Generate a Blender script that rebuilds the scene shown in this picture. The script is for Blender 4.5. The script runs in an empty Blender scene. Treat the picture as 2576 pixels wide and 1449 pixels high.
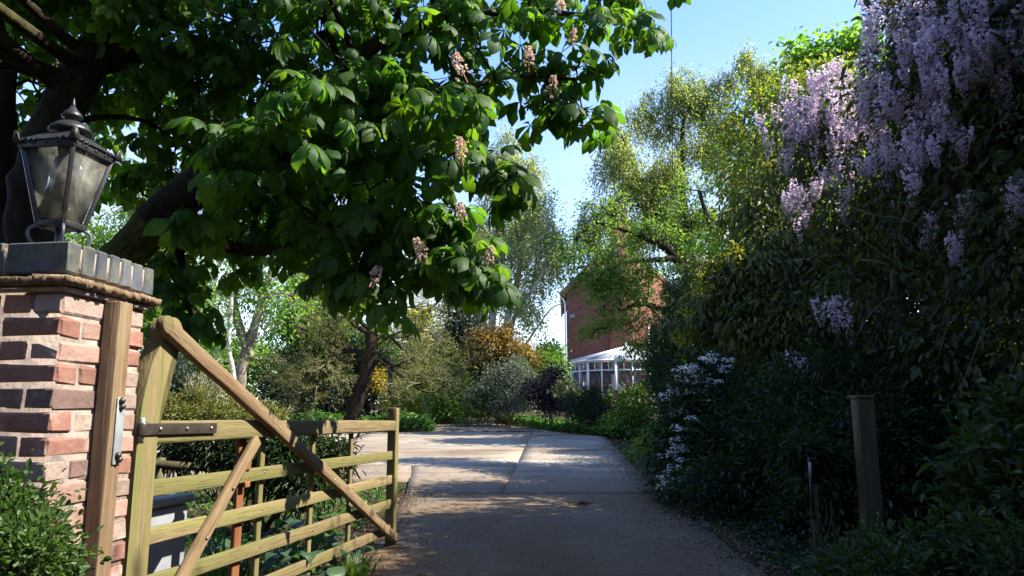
import bpy, bmesh, math
import numpy as np
from mathutils import Vector, Matrix
R = math.radians
rng = np.random.default_rng(11)
sc = bpy.context.scene
COL = sc.collection

# ------------------------------------------------------------------ camera, sky, sun, exposure
F = 1909.0; CX, CY = 1288.0, 724.5; PITCH = math.atan2(1055 - CY, F); EYE = 1.07
cam = bpy.data.objects.new('camera', bpy.data.cameras.new('camera'))
cam.data.sensor_width = 36; cam.data.lens = 36 * F / 2576
cam.data.clip_start = 0.05; cam.data.clip_end = 2000
cam.location = (0, 0, EYE); cam.rotation_euler = (R(90) + PITCH, 0, 0)
COL.objects.link(cam); sc.camera = cam

SUN_AZ, SUN_EL = 92.0, 46.0
W = bpy.data.worlds.new("World"); sc.world = W; W.use_nodes = True
wt = W.node_tree; bg = wt.nodes['Background']; bg.inputs['Strength'].default_value = 0.15
sky = wt.nodes.new('ShaderNodeTexSky'); sky.sky_type = 'NISHITA'; sky.sun_disc = False
sky.sun_elevation = R(SUN_EL); sky.sun_rotation = R(SUN_AZ)
sky.air_density = 1.0; sky.dust_density = 0.3; sky.ozone_density = 1.5
L_ = wt.links.new
tcw = wt.nodes.new('ShaderNodeTexCoord'); mpw = wt.nodes.new('ShaderNodeMapping'); mpw.inputs['Scale'].default_value = (1.3, 1.3, 3.2); mpw.inputs['Location'].default_value = (.3, .1, 0)
nzw = wt.nodes.new('ShaderNodeTexNoise'); nzw.inputs['Scale'].default_value = 2.1; nzw.inputs['Detail'].default_value = 7
rpw = wt.nodes.new('ShaderNodeValToRGB'); rpw.color_ramp.elements[0].position = .25; rpw.color_ramp.elements[1].position = .62
sxw = wt.nodes.new('ShaderNodeSeparateXYZ'); mrw = wt.nodes.new('ShaderNodeMapRange'); mrw.interpolation_type = 'SMOOTHSTEP'
mrw.inputs['From Min'].default_value = .50; mrw.inputs['From Max'].default_value = .10; mrw.inputs['To Min'].default_value = .05; mrw.inputs['To Max'].default_value = .95
muw = wt.nodes.new('ShaderNodeMath'); muw.operation = 'MULTIPLY'
hsw = wt.nodes.new('ShaderNodeHueSaturation'); hsw.inputs['Saturation'].default_value = 1.2; hsw.inputs['Hue'].default_value = .512
mxw = wt.nodes.new('ShaderNodeMixRGB'); mxw.inputs['Color2'].default_value = (2.6, 2.66, 2.75, 1)          # soft white cloud, thicker towards the horizon
L_(tcw.outputs['Generated'], mpw.inputs['Vector']); L_(mpw.outputs[0], nzw.inputs['Vector']); L_(tcw.outputs['Generated'], sxw.inputs[0]); L_(sxw.outputs['Z'], mrw.inputs['Value'])
L_(nzw.outputs['Fac'], rpw.inputs[0]); L_(rpw.outputs[0], muw.inputs[0]); L_(mrw.outputs[0], muw.inputs[1]); L_(muw.outputs[0], mxw.inputs['Fac'])
L_(sky.outputs[0], hsw.inputs['Color']); L_(hsw.outputs[0], mxw.inputs['Color1']); L_(mxw.outputs[0], bg.inputs['Color'])

sun = bpy.data.objects.new('sun', bpy.data.lights.new('sun', 'SUN'))
sun.data.energy = 4.7; sun.data.angle = R(0.5); sun.data.color = (1, .93, .80)
sdir = Vector((math.sin(R(SUN_AZ)) * math.cos(R(SUN_EL)), math.cos(R(SUN_AZ)) * math.cos(R(SUN_EL)), math.sin(R(SUN_EL))))
sun.rotation_euler = sdir.to_track_quat('Z', 'Y').to_euler(); COL.objects.link(sun)
vs = sc.view_settings; vs.view_transform = 'Standard'; vs.look = 'None'; vs.gamma = 1; vs.use_curve_mapping = False
vs.exposure = 1.6
sc.cycles.max_bounces = 7; sc.cycles.transmission_bounces = 5; sc.cycles.diffuse_bounces = 3

# ------------------------------------------------------------------ survey helpers (camera calibration -> world metres)
cp, sp_ = math.cos(PITCH), math.sin(PITCH)
SLOPE, Y0 = 0.045, 5.0
def g(x, y):
    y = np.asarray(y, float)
    t = np.clip(y - Y0, 0, 48)
    return SLOPE * (t + 0.35 * np.exp(-t / 0.7) - 0.35)
def ray(x, y):
    xn, yn = (x - CX) / F, (CY - y) / F
    return np.array([xn, cp - yn * sp_, sp_ + yn * cp])
def P(x, y, Y):
    d = ray(x, y)
    return np.array([0, 0, EYE]) + d * (Y / d[1])
def G(x, y):
    lo, hi = 1.0, 120.0
    for _ in range(50):
        m = (lo + hi) / 2; p = P(x, y, m)
        if p[2] > g(0, m): lo = m
        else: hi = m
    return P(x, y, lo)
def gp(x, y): return np.array([x, y, float(g(x, y))])
def pxsize(Y): return Y / F

# ------------------------------------------------------------------ geometry collector
class Geo:
    def __init__(s): s.V, s.F3, s.F4, s.T, s.M3, s.M4, s.X, s.n = [], [], [], [], [], [], [], 0
    def add(s, V, quads=None, tris=None, tint=0.5, mi=0, vein=None):
        V = np.asarray(V, float).reshape(-1, 3); k = len(V)
        s.V.append(V); s.T.append(np.broadcast_to(np.asarray(tint, float), (k,)).copy())
        s.X.append(np.zeros(k) if vein is None else np.asarray(vein, float))
        if quads is not None and len(quads):
            q = np.asarray(quads, int).reshape(-1, 4) + s.n; s.F4.append(q); s.M4.append(np.full(len(q), mi))
        if tris is not None and len(tris):
            t = np.asarray(tris, int).reshape(-1, 3) + s.n; s.F3.append(t); s.M3.append(np.full(len(t), mi))
        s.n += k
    def mesh(s, name, mats, smooth=False, offset=None):
        V = np.concatenate(s.V) if s.V else np.zeros((0, 3))
        if offset is not None: V = V - np.asarray(offset)
        q = np.concatenate(s.F4) if s.F4 else np.zeros((0, 4), int)
        t = np.concatenate(s.F3) if s.F3 else np.zeros((0, 3), int)
        me = bpy.data.meshes.new(name)
        me.vertices.add(len(V)); me.vertices.foreach_set('co', V.astype(np.float32).ravel())
        me.loops.add(len(q) * 4 + len(t) * 3)
        me.loops.foreach_set('vertex_index', np.concatenate([q.ravel(), t.ravel()]).astype(np.int32))
        me.polygons.add(len(q) + len(t))
        me.polygons.foreach_set('loop_start', np.concatenate([np.arange(len(q)) * 4, len(q) * 4 + np.arange(len(t)) * 3]).astype(np.int32))
        for m in (mats if isinstance(mats, (list, tuple)) else [mats]): me.materials.append(m)
        mi = np.concatenate([np.concatenate(s.M4) if s.M4 else np.zeros(0, int), np.concatenate(s.M3) if s.M3 else np.zeros(0, int)])
        me.polygons.foreach_set('material_index', mi.astype(np.int32))
        if smooth: me.polygons.foreach_set('use_smooth', np.ones(len(q) + len(t), bool))
        me.update(calc_edges=True)
        me.attributes.new('tint', 'FLOAT', 'POINT').data.foreach_set('value', np.concatenate(s.T).astype(np.float32))
        if any(np.any(x) for x in s.X):
            me.attributes.new('vein', 'FLOAT', 'POINT').data.foreach_set('value', np.concatenate(s.X).astype(np.float32))
        return me
def link(name, me, parent=None):
    o = bpy.data.objects.new(name, me); COL.objects.link(o)
    if parent: o.parent = parent
    return o
def thing(name, label, cat, loc=(0, 0, 0), rz=0.0, group=None):
    o = bpy.data.objects.new(name, None); COL.objects.link(o); o.empty_display_size = .1
    o.location = loc; o.rotation_euler = (0, 0, rz); o['label'] = label; o['category'] = cat
    if group: o['group'] = group
    return o
def tag(o, label=None, cat=None, group=None, kind=None):
    if label: o['label'] = label
    if cat: o['category'] = cat
    if group: o['group'] = group
    if kind: o['kind'] = kind
    return o
def wpart(name, geo, mats, root, smooth=False, kind=None):     # geometry given in world metres under an unrotated root
    o = link(name, geo.mesh(name, mats, smooth, offset=root.location if root else None), root)
    if kind: o['kind'] = kind
    return o
def lpart(name, geo, mats, root, smooth=False, bevel=0):       # geometry given in the root's own frame
    o = link(name, geo.mesh(name, mats, smooth), root)
    if bevel:
        b = o.modifiers.new('edge', 'BEVEL'); b.width = bevel; b.segments = 2; b.limit_method = 'ANGLE'
    return o

def norm(a): return a / np.maximum(np.linalg.norm(a, axis=-1, keepdims=True), 1e-9)
def tubes(geo, Pn, Rn, sides=6, tint=0.5, mi=0, cap=False):
    Pn = np.asarray(Pn, float); Rn = np.asarray(Rn, float)
    if Pn.ndim == 2: Pn = Pn[None]; Rn = Rn[None]
    N, K, _ = Pn.shape
    if N == 0: return
    T = norm(np.gradient(Pn, axis=1))
    main = norm(Pn[:, -1] - Pn[:, 0])
    ref = np.where(np.abs(main[:, 2:3]) > .8, np.array([[1., 0, 0]]), np.array([[0, 0, 1.]]))[:, None, :]
    A = norm(np.cross(T, np.broadcast_to(ref, T.shape))); B = np.cross(T, A)
    th = np.linspace(0, 2 * np.pi, sides, endpoint=False)
    ring = Pn[:, :, None, :] + Rn[:, :, None, None] * (np.cos(th)[None, None, :, None] * A[:, :, None, :] + np.sin(th)[None, None, :, None] * B[:, :, None, :])
    V = ring.reshape(-1, 3)
    k = np.arange(K - 1)[:, None]; s = np.arange(sides)[None, :]; s2 = (s + 1) % sides
    q1 = np.stack([k * sides + s, k * sides + s2, (k + 1) * sides + s2, (k + 1) * sides + s], -1).reshape(-1, 4)
    q = (q1[None] + (np.arange(N) * K * sides)[:, None, None]).reshape(-1, 4)
    tt = np.repeat(np.broadcast_to(np.asarray(tint, float), (N,)), K * sides)
    tr = None
    if cap:
        tr = []
        for n in range(N):
            b0 = n * K * sides; b1 = b0 + (K - 1) * sides
            for j in range(1, sides - 1): tr += [[b0, b0 + j + 1, b0 + j], [b1, b1 + j, b1 + j + 1]]
    geo.add(V, q, tr, tt, mi)
def spline(pts, n=24):
    pts = np.asarray(pts, float); m = len(pts)
    e = np.vstack([2 * pts[0] - pts[1], pts, 2 * pts[-1] - pts[-2]])
    u = np.linspace(0, m - 1 - 1e-6, n); i = u.astype(int); f = (u - i)[:, None]
    a, b, c, d = e[i], e[i + 1], e[i + 2], e[i + 3]
    return .5 * (2 * b + (c - a) * f + (2 * a - 5 * b + 4 * c - d) * f ** 2 + (3 * b - a - 3 * c + d) * f ** 3)
def box(geo, c, s, tint=.5, mi=0, M=None):
    c = np.asarray(c, float); h = np.asarray(s, float) / 2
    v = np.array([[x, y, z] for x in (-1, 1) for y in (-1, 1) for z in (-1, 1)]) * h
    if M is not None: v = v @ np.asarray(M).T
    geo.add(v + c, [[0, 1, 3, 2], [4, 6, 7, 5], [0, 4, 5, 1], [2, 3, 7, 6], [0, 2, 6, 4], [1, 5, 7, 3]], None, tint, mi)
def bar(geo, p0, p1, w, t, up=(0, 0, 1), mi=0, tint=.5):
    p0, p1 = np.asarray(p0, float), np.asarray(p1, float); d = p1 - p0; L = np.linalg.norm(d); d = d / L
    s = norm(np.cross(np.asarray(up, float), d)); u = np.cross(d, s)
    box(geo, (p0 + p1) / 2, (L, t, w), tint, mi, np.stack([d, s, u], 1))
def lathe(geo, prof, c=(0, 0, 0), n=20, mi=0):
    prof = np.asarray(prof, float); th = np.linspace(0, 2 * np.pi, n, endpoint=False)
    V = np.stack([prof[:, 0, None] * np.cos(th), prof[:, 0, None] * np.sin(th), np.broadcast_to(prof[:, 1, None], (len(prof), n))], -1).reshape(-1, 3)
    k = np.arange(len(prof) - 1)[:, None]; s = np.arange(n)[None]; s2 = (s + 1) % n
    geo.add(V + np.asarray(c), np.stack([k * n + s, k * n + s2, (k + 1) * n + s2, (k + 1) * n + s], -1).reshape(-1, 4), None, .5, mi)
def prism(geo, poly, y0, y1, mi=0):                             # polygon in x,z extruded along y
    p = np.asarray(poly, float); n = len(p)
    V = np.vstack([np.c_[p[:, 0], np.full(n, y0), p[:, 1]], np.c_[p[:, 0], np.full(n, y1), p[:, 1]]])
    q = [[i, (i + 1) % n, n + (i + 1) % n, n + i] for i in range(n)]
    c = len(V); V = np.vstack([V, [p[:, 0].mean(), y0, p[:, 1].mean()], [p[:, 0].mean(), y1, p[:, 1].mean()]])
    t = [[i, c, (i + 1) % n] for i in range(n)] + [[n + (i + 1) % n, c + 1, n + i] for i in range(n)]
    geo.add(V, q, t, .5, mi)

# ------------------------------------------------------------------ leaf templates (x along, y across, z up)
T_DIAMOND = (np.array([[0, 0, 0], [.5, .5, .12], [1, 0, -.12], [.5, -.5, .12]]), None, [[0, 1, 2], [0, 2, 3]])
T_OVAL = (np.array([[0, 0, 0], [.3, .42, .08], [.72, .4, .04], [1, 0, -.16], [.72, -.4, .04], [.3, -.42, .08]]), [[0, 1, 2, 3], [0, 3, 4, 5]], None)
T_LONG = (np.array([[0, 0, 0], [.25, .5, .06], [.6, .5, 0], [1, 0, -.22], [.6, -.5, 0], [.25, -.5, .06]]), [[0, 1, 2, 3], [0, 3, 4, 5]], None)
T_BLADE = (np.array([[0, .5, 0], [0, -.5, 0], [.55, .4, .16], [.55, -.4, .16], [1, 0, -.02]]), [[0, 1, 3, 2]], [[2, 3, 4]])
def frames(D, N):
    D = norm(D); S = norm(np.cross(N, D)); U = np.cross(D, S); return D, S, U
def leaves(geo, Pp, D, N, L, Wd, tmpl, tint, mi=0):
    v, q, t = tmpl; D, S, U = frames(D, N); n = len(Pp); m = len(v)
    L = np.broadcast_to(L, (n,))[:, None, None]; Wd = np.broadcast_to(Wd, (n,))[:, None, None]
    V = Pp[:, None] + D[:, None] * v[None, :, 0:1] * L + S[:, None] * v[None, :, 1:2] * Wd + U[:, None] * v[None, :, 2:3] * L
    off = (np.arange(n) * m)[:, None, None]
    geo.add(V.reshape(-1, 3), None if q is None else (np.asarray(q)[None] + off).reshape(-1, 4),
            None if t is None else (np.asarray(t)[None] + off).reshape(-1, 3), np.repeat(np.broadcast_to(tint, (n,)), m), mi)
def rdir(n): return norm(rng.normal(size=(n, 3)))

def blob(x, y, r, Y, ry=None, rd=None):
    k = pxsize(Y)
    return (P(x, y, Y), np.array([r * k, (rd if rd else r) * k * 1.0, (ry or r) * k]))
def lump(bl, k=4, f=.5, keep=True, o=.75):
    """break smooth blobs up with smaller satellites so outlines are uneven and gaps open between masses"""
    out = []
    for c, r in bl:
        if keep: out.append((c, r * .82))
        for _ in range(k):
            d = rdir(1)[0]; out.append((c + d * r * rng.uniform(o, 1.05), r * f * rng.uniform(.6, 1.25)))
    return out
def clump_centers(blobs, cov, leaf_area, shell=.62):
    C, O, A = [], [], []
    for c, r in blobs:
        n = max(4, int(cov * math.pi * r[0] * r[2] / leaf_area))
        d = rdir(n); rad = (shell + (1 - shell) * rng.random(n) ** .6)[:, None]
        C.append(c + d * r * rad * (1 + .12 * rng.normal(size=(n, 1)))); O.append(d); A.append(np.full(n, r.mean()))
    return np.vstack(C), np.vstack(O), np.concatenate(A)
def crown(geo, blobs, dens, per, cr, L, Wd, tmpl=T_OVAL, droop=.2, up=.6, out=.7, rand=.7, shell=.62, flat=.7, tint_spread=.22, mi=0, gmin=None):
    """leaf clumps spread through the blobs' outer volume; returns clump centres for twigs"""
    C, O, A = clump_centers(blobs, dens, per * L * Wd * .62, shell)
    if gmin is not None:
        k = C[:, 2] > g(C[:, 0], C[:, 1]) + gmin; C, O, A = C[k], O[k], A[k]
    n = len(C)
    tc = np.clip(.5 + tint_spread * rng.normal(size=n), 0, 1)
    i = np.repeat(np.arange(n), per); m = len(i)
    off = rng.normal(size=(m, 3)) * cr * np.array([1, 1, flat])
    Pp = C[i] + off
    D = O[i] * out + norm(off) * .6 + rand * rdir(m) + np.array([0, 0, -droop])
    N = np.array([0, 0, up]) + O[i] * .5 + .5 * rdir(m)
    sz = np.exp(.22 * rng.normal(size=m))
    leaves(geo, Pp, D, N, L * sz, Wd * sz, tmpl, np.clip(tc[i] + .14 * rng.normal(size=m), 0, 1), mi)
    return C
def hanging(geo, blobs, n, length, m, L, Wd, tmpl=T_OVAL, sway=.25, tint_spread=.2, mi=0, twig=None, rt=.003, shell=.3):
    """drooping strings of leaves"""
    vol = np.array([r[0] * r[2] for c, r in blobs]); pr = vol / vol.sum(); k = rng.choice(len(blobs), n, p=pr)
    d = rdir(n); c = np.array([b[0] for b in blobs])[k]; r = np.array([b[1] for b in blobs])[k]
    s = c + d * r * (shell + (1 - shell) * rng.random((n, 1)) ** .6)
    sw = np.c_[rng.normal(size=(n, 2)) * sway + d[:, :2] * .25, np.full(n, -1.)]
    ln = length * np.exp(.35 * rng.normal(size=n))
    t = (np.arange(m) + .5) / m
    pos = s[:, None] + sw[:, None] * (ln[:, None] * t)[:, :, None] + rng.normal(size=(n, m, 3)) * L * .5
    tc = np.clip(.5 + tint_spread * rng.normal(size=n), 0, 1)
    M = n * m
    leaves(geo, pos.reshape(-1, 3), np.repeat(sw, m, 0) + .9 * rdir(M), rdir(M), L * np.exp(.2 * rng.normal(size=M)), Wd, tmpl,
           np.clip(np.repeat(tc, m) + .12 * rng.normal(size=M), 0, 1), mi)
    if twig is not None:
        u = np.linspace(0, 1, 4)[None, :, None]
        tubes(twig, s[:, None] + sw[:, None] * ln[:, None, None] * u, np.full((n, 4), rt) * np.linspace(1, .4, 4), 3)
    return s
def wob(p, amp):
    p = np.array(p, float); k = len(p); u = np.linspace(0, 1, k)
    for f in (1, 2, 3.3): p += (np.sin(np.pi * f * u + rng.random() * 6)[:, None] * np.sin(np.pi * u)[:, None]) * rng.normal(size=3) * amp / f
    return p
def limbs_to(geo, spine, srad, targets, r_end=.006, r_k=.6, K=8, sides=5, amp=.06, sag=.15, jmin=0.0):
    """curved limbs from the nearest suitable point of the spine to each target"""
    spine = np.asarray(spine); out = []
    for t in targets:
        j = np.arange(len(spine)); w = np.linalg.norm(spine - t, axis=1) + np.maximum(0, spine[:, 2] - t[2] + .1) * .9
        w[:int(jmin * len(spine))] = 1e9
        b = int(np.argmin(w)); p0 = spine[b]; L = np.linalg.norm(t - p0)
        mid = (p0 + t) / 2 + np.array([0, 0, sag * L * rng.uniform(-.3, 1)]) + rng.normal(size=3) * .08 * L
        c = wob(spline([p0, mid, t], K), amp * L)
        c[0] = p0; r0 = min(srad[b] * r_k, max(.01, L * .03))
        tubes(geo, c, np.linspace(r0, r_end, K), sides); out.append((c, np.linspace(r0, r_end, K)))
    return out
def twigs_to(geo, pts, targets, r0=.008, r1=.002, K=5, amp=.08, sides=3):
    """fine twigs from the nearest of PTS to each target, one batch"""
    pts = np.asarray(pts); T = np.asarray(targets)
    if len(T) == 0: return
    idx = np.empty(len(T), int)
    for a in range(0, len(T), 2000):
        idx[a:a + 2000] = np.argmin(((T[a:a + 2000, None] - pts[None]) ** 2).sum(-1), 1)
    p0 = pts[idx]; u = np.linspace(0, 1, K)[None, :, None]; L = np.linalg.norm(T - p0, axis=1)[:, None, None]
    c = p0[:, None] * (1 - u) + T[:, None] * u + np.sin(np.pi * u) * rng.normal(size=(len(T), 1, 3)) * amp * L + np.sin(2 * np.pi * u) * rng.normal(size=(len(T), 1, 3)) * amp * .6 * L
    tubes(geo, c, np.broadcast_to(np.linspace(r0, r1, K), (len(T), K)), sides)
def fractal(geo, fine, split, start, d0, L0, r0, levels, nch, spread, ratio, wobble=.2, grav=0., sides=(6, 5, 4, 3, 3, 3), tmin=.3):
    """recursive branching, one batch of tubes per level; returns the points of the last levels"""
    S = np.asarray(start, float).reshape(-1, 3); D = norm(np.asarray(d0, float).reshape(-1, 3)); n = len(S)
    Ln = np.full(n, L0) * rng.uniform(.75, 1.2, n); Rd = np.full(n, r0) * rng.uniform(.8, 1.1, n); ends = []
    K = 7
    for lv in range(levels):
        pts = [S]; d = D.copy(); dirs = [d]
        for k in range(K - 1):
            d = norm(d + wobble * rng.normal(size=d.shape) + np.array([0, 0, grav]))
            pts.append(pts[-1] + d * Ln[:, None] / (K - 1)); dirs.append(d)
        Pn = np.stack(pts, 1); Dn = np.stack(dirs, 1); Rn = Rd[:, None] * np.linspace(1, .5, K)[None]
        tubes(geo if lv < split else fine, Pn, Rn, sides[lv]); ends.append(Pn)
        if lv == levels - 1: break
        n = len(S); t = tmin + (1 - tmin) * rng.random((n, nch[lv])); t[:, 0] = 1.0
        kk = np.minimum((t * (K - 1)).astype(int), K - 1); ii = np.repeat(np.arange(n), nch[lv]).reshape(n, -1)
        S2 = Pn[ii, kk].reshape(-1, 3); Dd = Dn[ii, kk].reshape(-1, 3); R2 = Rn[ii, kk].reshape(-1)
        D = norm(Dd + spread * rdir(len(S2)) + np.array([0, 0, .0])); S = S2
        Ln = np.repeat(Ln, nch[lv]) * ratio * rng.uniform(.65, 1.25, len(S2)); Rd = R2 * .72
    return ends

# ------------------------------------------------------------------ materials
def newmat(name):
    m = bpy.data.materials.new(name); m.use_nodes = True; nt = m.node_tree; return m, nt, nt.nodes['Principled BSDF']
def ramp(nt, cols):
    r = nt.nodes.new('ShaderNodeValToRGB'); e = r.color_ramp.elements
    while len(e) < len(cols): e.new(.5)
    for i, (p, c) in enumerate(cols): e[i].position = p; e[i].color = (*c, 1)
    return r
def leaf_mat(name, cols, trans=.4, tmul=(2.0, 2.4, .8), rough=.5, spec=.35, vein=False):
    m, nt, b = newmat(name); L = nt.links.new
    at = nt.nodes.new('ShaderNodeAttribute'); at.attribute_name = 'tint'
    r = ramp(nt, [(i / max(1, len(cols) - 1), c) for i, c in enumerate(cols)]); L(at.outputs['Fac'], r.inputs[0])
    L(r.outputs[0], b.inputs['Base Color']); b.inputs['Roughness'].default_value = rough; b.inputs['Specular IOR Level'].default_value = spec
    tr = nt.nodes.new('ShaderNodeBsdfTranslucent'); mu = nt.nodes.new('ShaderNodeMixRGB'); mu.blend_type = 'MULTIPLY'; mu.inputs[0].default_value = 1
    mu.inputs['Color2'].default_value = (*tmul, 1); L(r.outputs[0], mu.inputs['Color1']); L(mu.outputs[0], tr.inputs['Color'])
    mx = nt.nodes.new('ShaderNodeMixShader'); mx.inputs[0].default_value = trans
    L(b.outputs[0], mx.inputs[1]); L(tr.outputs[0], mx.inputs[2]); L(mx.outputs[0], nt.nodes['Material Output'].inputs['Surface'])
    if vein:
        av = nt.nodes.new('ShaderNodeAttribute'); av.attribute_name = 'vein'
        s = nt.nodes.new('ShaderNodeMath'); s.operation = 'MULTIPLY'; s.inputs[1].default_value = 72.0
        q = nt.nodes.new('ShaderNodeMath'); q.operation = 'SINE'; L(av.outputs['Fac'], s.inputs[0]); L(s.outputs[0], q.inputs[0])
        bp = nt.nodes.new('ShaderNodeBump'); bp.inputs['Strength'].default_value = .22; bp.inputs['Distance'].default_value = .003
        L(q.outputs[0], bp.inputs['Height']); L(bp.outputs[0], b.inputs['Normal']); L(bp.outputs[0], tr.inputs['Normal'])
    return m
def surf(name, cols, scale=6, stretch=(1, 1, 1), rough=.8, bump=.3, bscale=None, dist=.01, spec=.3, metal=0, detail=6, world=False, c2=None, c2scale=2.0, c2pos=(.5, .65), rnd=0., c3=None):
    """noise coloured surface with fine relief; c2 = second patchy colour"""
    m, nt, b = newmat(name); L = nt.links.new
    tc = nt.nodes.new('ShaderNodeTexCoord'); mp = nt.nodes.new('ShaderNodeMapping'); mp.inputs['Scale'].default_value = stretch
    if world:
        ge = nt.nodes.new('ShaderNodeNewGeometry'); L(ge.outputs['Position'], mp.inputs['Vector'])
    else:
        oi = nt.nodes.new('ShaderNodeObjectInfo'); ad = nt.nodes.new('ShaderNodeVectorMath'); ad.operation = 'MULTIPLY_ADD'
        ad.inputs[1].default_value = (37, 37, 37); L(oi.outputs['Random'], ad.inputs[0]); L(tc.outputs['Object'], ad.inputs[2]); L(ad.outputs[0], mp.inputs['Vector'])
    n = nt.nodes.new('ShaderNodeTexNoise'); n.inputs['Scale'].default_value = scale; n.inputs['Detail'].default_value = detail; n.inputs['Roughness'].default_value = .62
    L(mp.outputs[0], n.inputs['Vector'])
    r = ramp(nt, cols); L(n.outputs['Fac'], r.inputs[0]); col = r.outputs[0]
    if c2:
        n2 = nt.nodes.new('ShaderNodeTexNoise'); n2.inputs['Scale'].default_value = c2scale; n2.inputs['Detail'].default_value = 8; n2.inputs['Roughness'].default_value = .7
        L(mp.outputs[0], n2.inputs['Vector'])
        r2 = ramp(nt, [(c2pos[0], (0, 0, 0)), (c2pos[1], (1, 1, 1))]); L(n2.outputs['Fac'], r2.inputs[0])
        mx = nt.nodes.new('ShaderNodeMixRGB'); mx.inputs['Color2'].default_value = (*c2, 1); L(r2.outputs[0], mx.inputs[0]); L(col, mx.inputs['Color1']); col = mx.outputs[0]
    if c3:                                                      # dark stains and splits
        n4 = nt.nodes.new('ShaderNodeTexNoise'); n4.inputs['Scale'].default_value = 7; n4.inputs['Detail'].default_value = 9; n4.inputs['Roughness'].default_value = .75
        mp4 = nt.nodes.new('ShaderNodeMapping'); mp4.inputs['Scale'].default_value = tuple(max(1, x * .3) if x > 2 else x * .5 for x in stretch); L(mp.inputs['Vector'].links[0].from_socket, mp4.inputs['Vector']); L(mp4.outputs[0], n4.inputs['Vector'])
        r4 = ramp(nt, [(.54, (0, 0, 0)), (.72, (.85, .85, .85))]); L(n4.outputs['Fac'], r4.inputs[0])
        mx = nt.nodes.new('ShaderNodeMixRGB'); mx.inputs['Color2'].default_value = (*c3, 1); L(r4.outputs[0], mx.inputs[0]); L(col, mx.inputs['Color1']); col = mx.outputs[0]
    if rnd:
        oi2 = nt.nodes.new('ShaderNodeObjectInfo'); mr = nt.nodes.new('ShaderNodeMapRange'); mr.inputs['To Min'].default_value = 1 - rnd; mr.inputs['To Max'].default_value = 1 + rnd
        L(oi2.outputs['Random'], mr.inputs[0]); mm = nt.nodes.new('ShaderNodeVectorMath'); mm.operation = 'SCALE'; L(col, mm.inputs[0]); L(mr.outputs[0], mm.inputs['Scale']); col = mm.outputs[0]
    L(col, b.inputs['Base Color']); b.inputs['Roughness'].default_value = rough; b.inputs['Metallic'].default_value = metal; b.inputs['Specular IOR Level'].default_value = spec
    if bump:
        n3 = nt.nodes.new('ShaderNodeTexNoise'); n3.inputs['Scale'].default_value = bscale or scale * 3; n3.inputs['Detail'].default_value = 8; L(mp.outputs[0], n3.inputs['Vector'])
        bp = nt.nodes.new('ShaderNodeBump'); bp.inputs['Strength'].default_value = bump; bp.inputs['Distance'].default_value = dist
        L(n3.outputs['Fac'], bp.inputs['Height']); L(bp.outputs[0], b.inputs['Normal'])
    return m
def wood(name, axis, a, b_, alga, pos=(.40, .60)):
    st = [26, 26, 26]; st['xyz'.index(axis)] = 1.6
    return surf(name, [(.30, a), (.46, b_), (.60, tuple(x * .72 for x in b_)), (.75, tuple(x * 1.3 for x in b_))], 1.6, st, .85, .8, 3.0, .006, .15, c2=alga, c2scale=.30, c2pos=pos, rnd=.15, c3=(.06, .042, .026))

M = {}
OAK_A, OAK_B, ALGA = (.07, .048, .026), (.225, .165, .09), (.15, .142, .05)
M['oak_x'] = wood('weathered oak along', 'x', OAK_A, OAK_B, ALGA)
M['oak_z'] = wood('weathered oak upright', 'z', OAK_A, OAK_B, ALGA)
M['oak_brace'] = wood('worn brown oak along', 'x', (.08, .052, .03), (.225, .16, .09), (.14, .075, .036), (.50, .66))
M['oak_new'] = wood('reddish new timber', 'z', (.13, .05, .02), (.26, .11, .045), (.2, .12, .05), (.6, .8))
M['oak_brown'] = wood('brown post timber', 'z', (.07, .045, .026), (.17, .113, .066), (.21, .165, .10), (.5, .7))
M['grey_post'] = wood('grey weathered post', 'z', (.034, .029, .02), (.078, .066, .045), (.1, .1, .05))
M['bark'] = surf('dark fissured bark', [(.3, (.014, .010, .008)), (.6, (.04, .03, .022)), (.8, (.07, .055, .04))], 9, (1, 1, .35), .95, .9, 16, .03, .1, c2=(.075, .085, .02), c2scale=2.2, c2pos=(.55, .7))
M['moss_bark'] = surf('mossy bark', [(.3, (.03, .025, .012)), (.6, (.10, .10, .025)), (.8, (.18, .17, .05))], 14, (1, 1, 1), .95, 1., 40, .03, .1)
M['pale_bark'] = surf('pale flaking bark', [(.3, (.08, .068, .052)), (.55, (.20, .175, .14)), (.75, (.31, .28, .235))], 5, (1, 1, .6), .9, .5, 14, .02, .1)
M['birch_bark'] = surf('white birch bark', [(.35, (.12, .10, .08)), (.48, (.5, .46, .40)), (.8, (.62, .58, .52))], 4, (1, 1, 3), .8, .3, 14, .01, .2)
M['twig'] = surf('brown twig', [(.3, (.05, .037, .025)), (.7, (.12, .095, .06))], 8, rough=.9, bump=0)
M['pale_twig'] = surf('lichen grey twig', [(.3, (.10, .09, .05)), (.7, (.21, .19, .105))], 5, rough=.9, bump=0)
M['iron'] = surf('black painted iron', [(.3, (.012, .012, .014)), (.7, (.03, .03, .034))], 30, rough=.42, bump=.25, bscale=60, dist=.002, spec=.5, c2=(.10, .055, .03), c2scale=9, c2pos=(.62, .72))
M['iron_blue'] = surf('grey blue painted iron', [(.3, (.05, .06, .085)), (.7, (.09, .105, .14))], 20, rough=.45, bump=.15, bscale=60, dist=.002, spec=.5)
M['strap'] = surf('black hammered strap', [(.3, (.022, .018, .015)), (.7, (.055, .045, .036))], 18, rough=.38, bump=.4, bscale=20, dist=.003, spec=.5, c2=(.12, .08, .05), c2scale=12, c2pos=(.6, .75))
M['rivet'] = surf('worn rivet', [(.3, (.12, .09, .06)), (.7, (.3, .26, .2))], 30, rough=.4, bump=.1, metal=.6)
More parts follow.
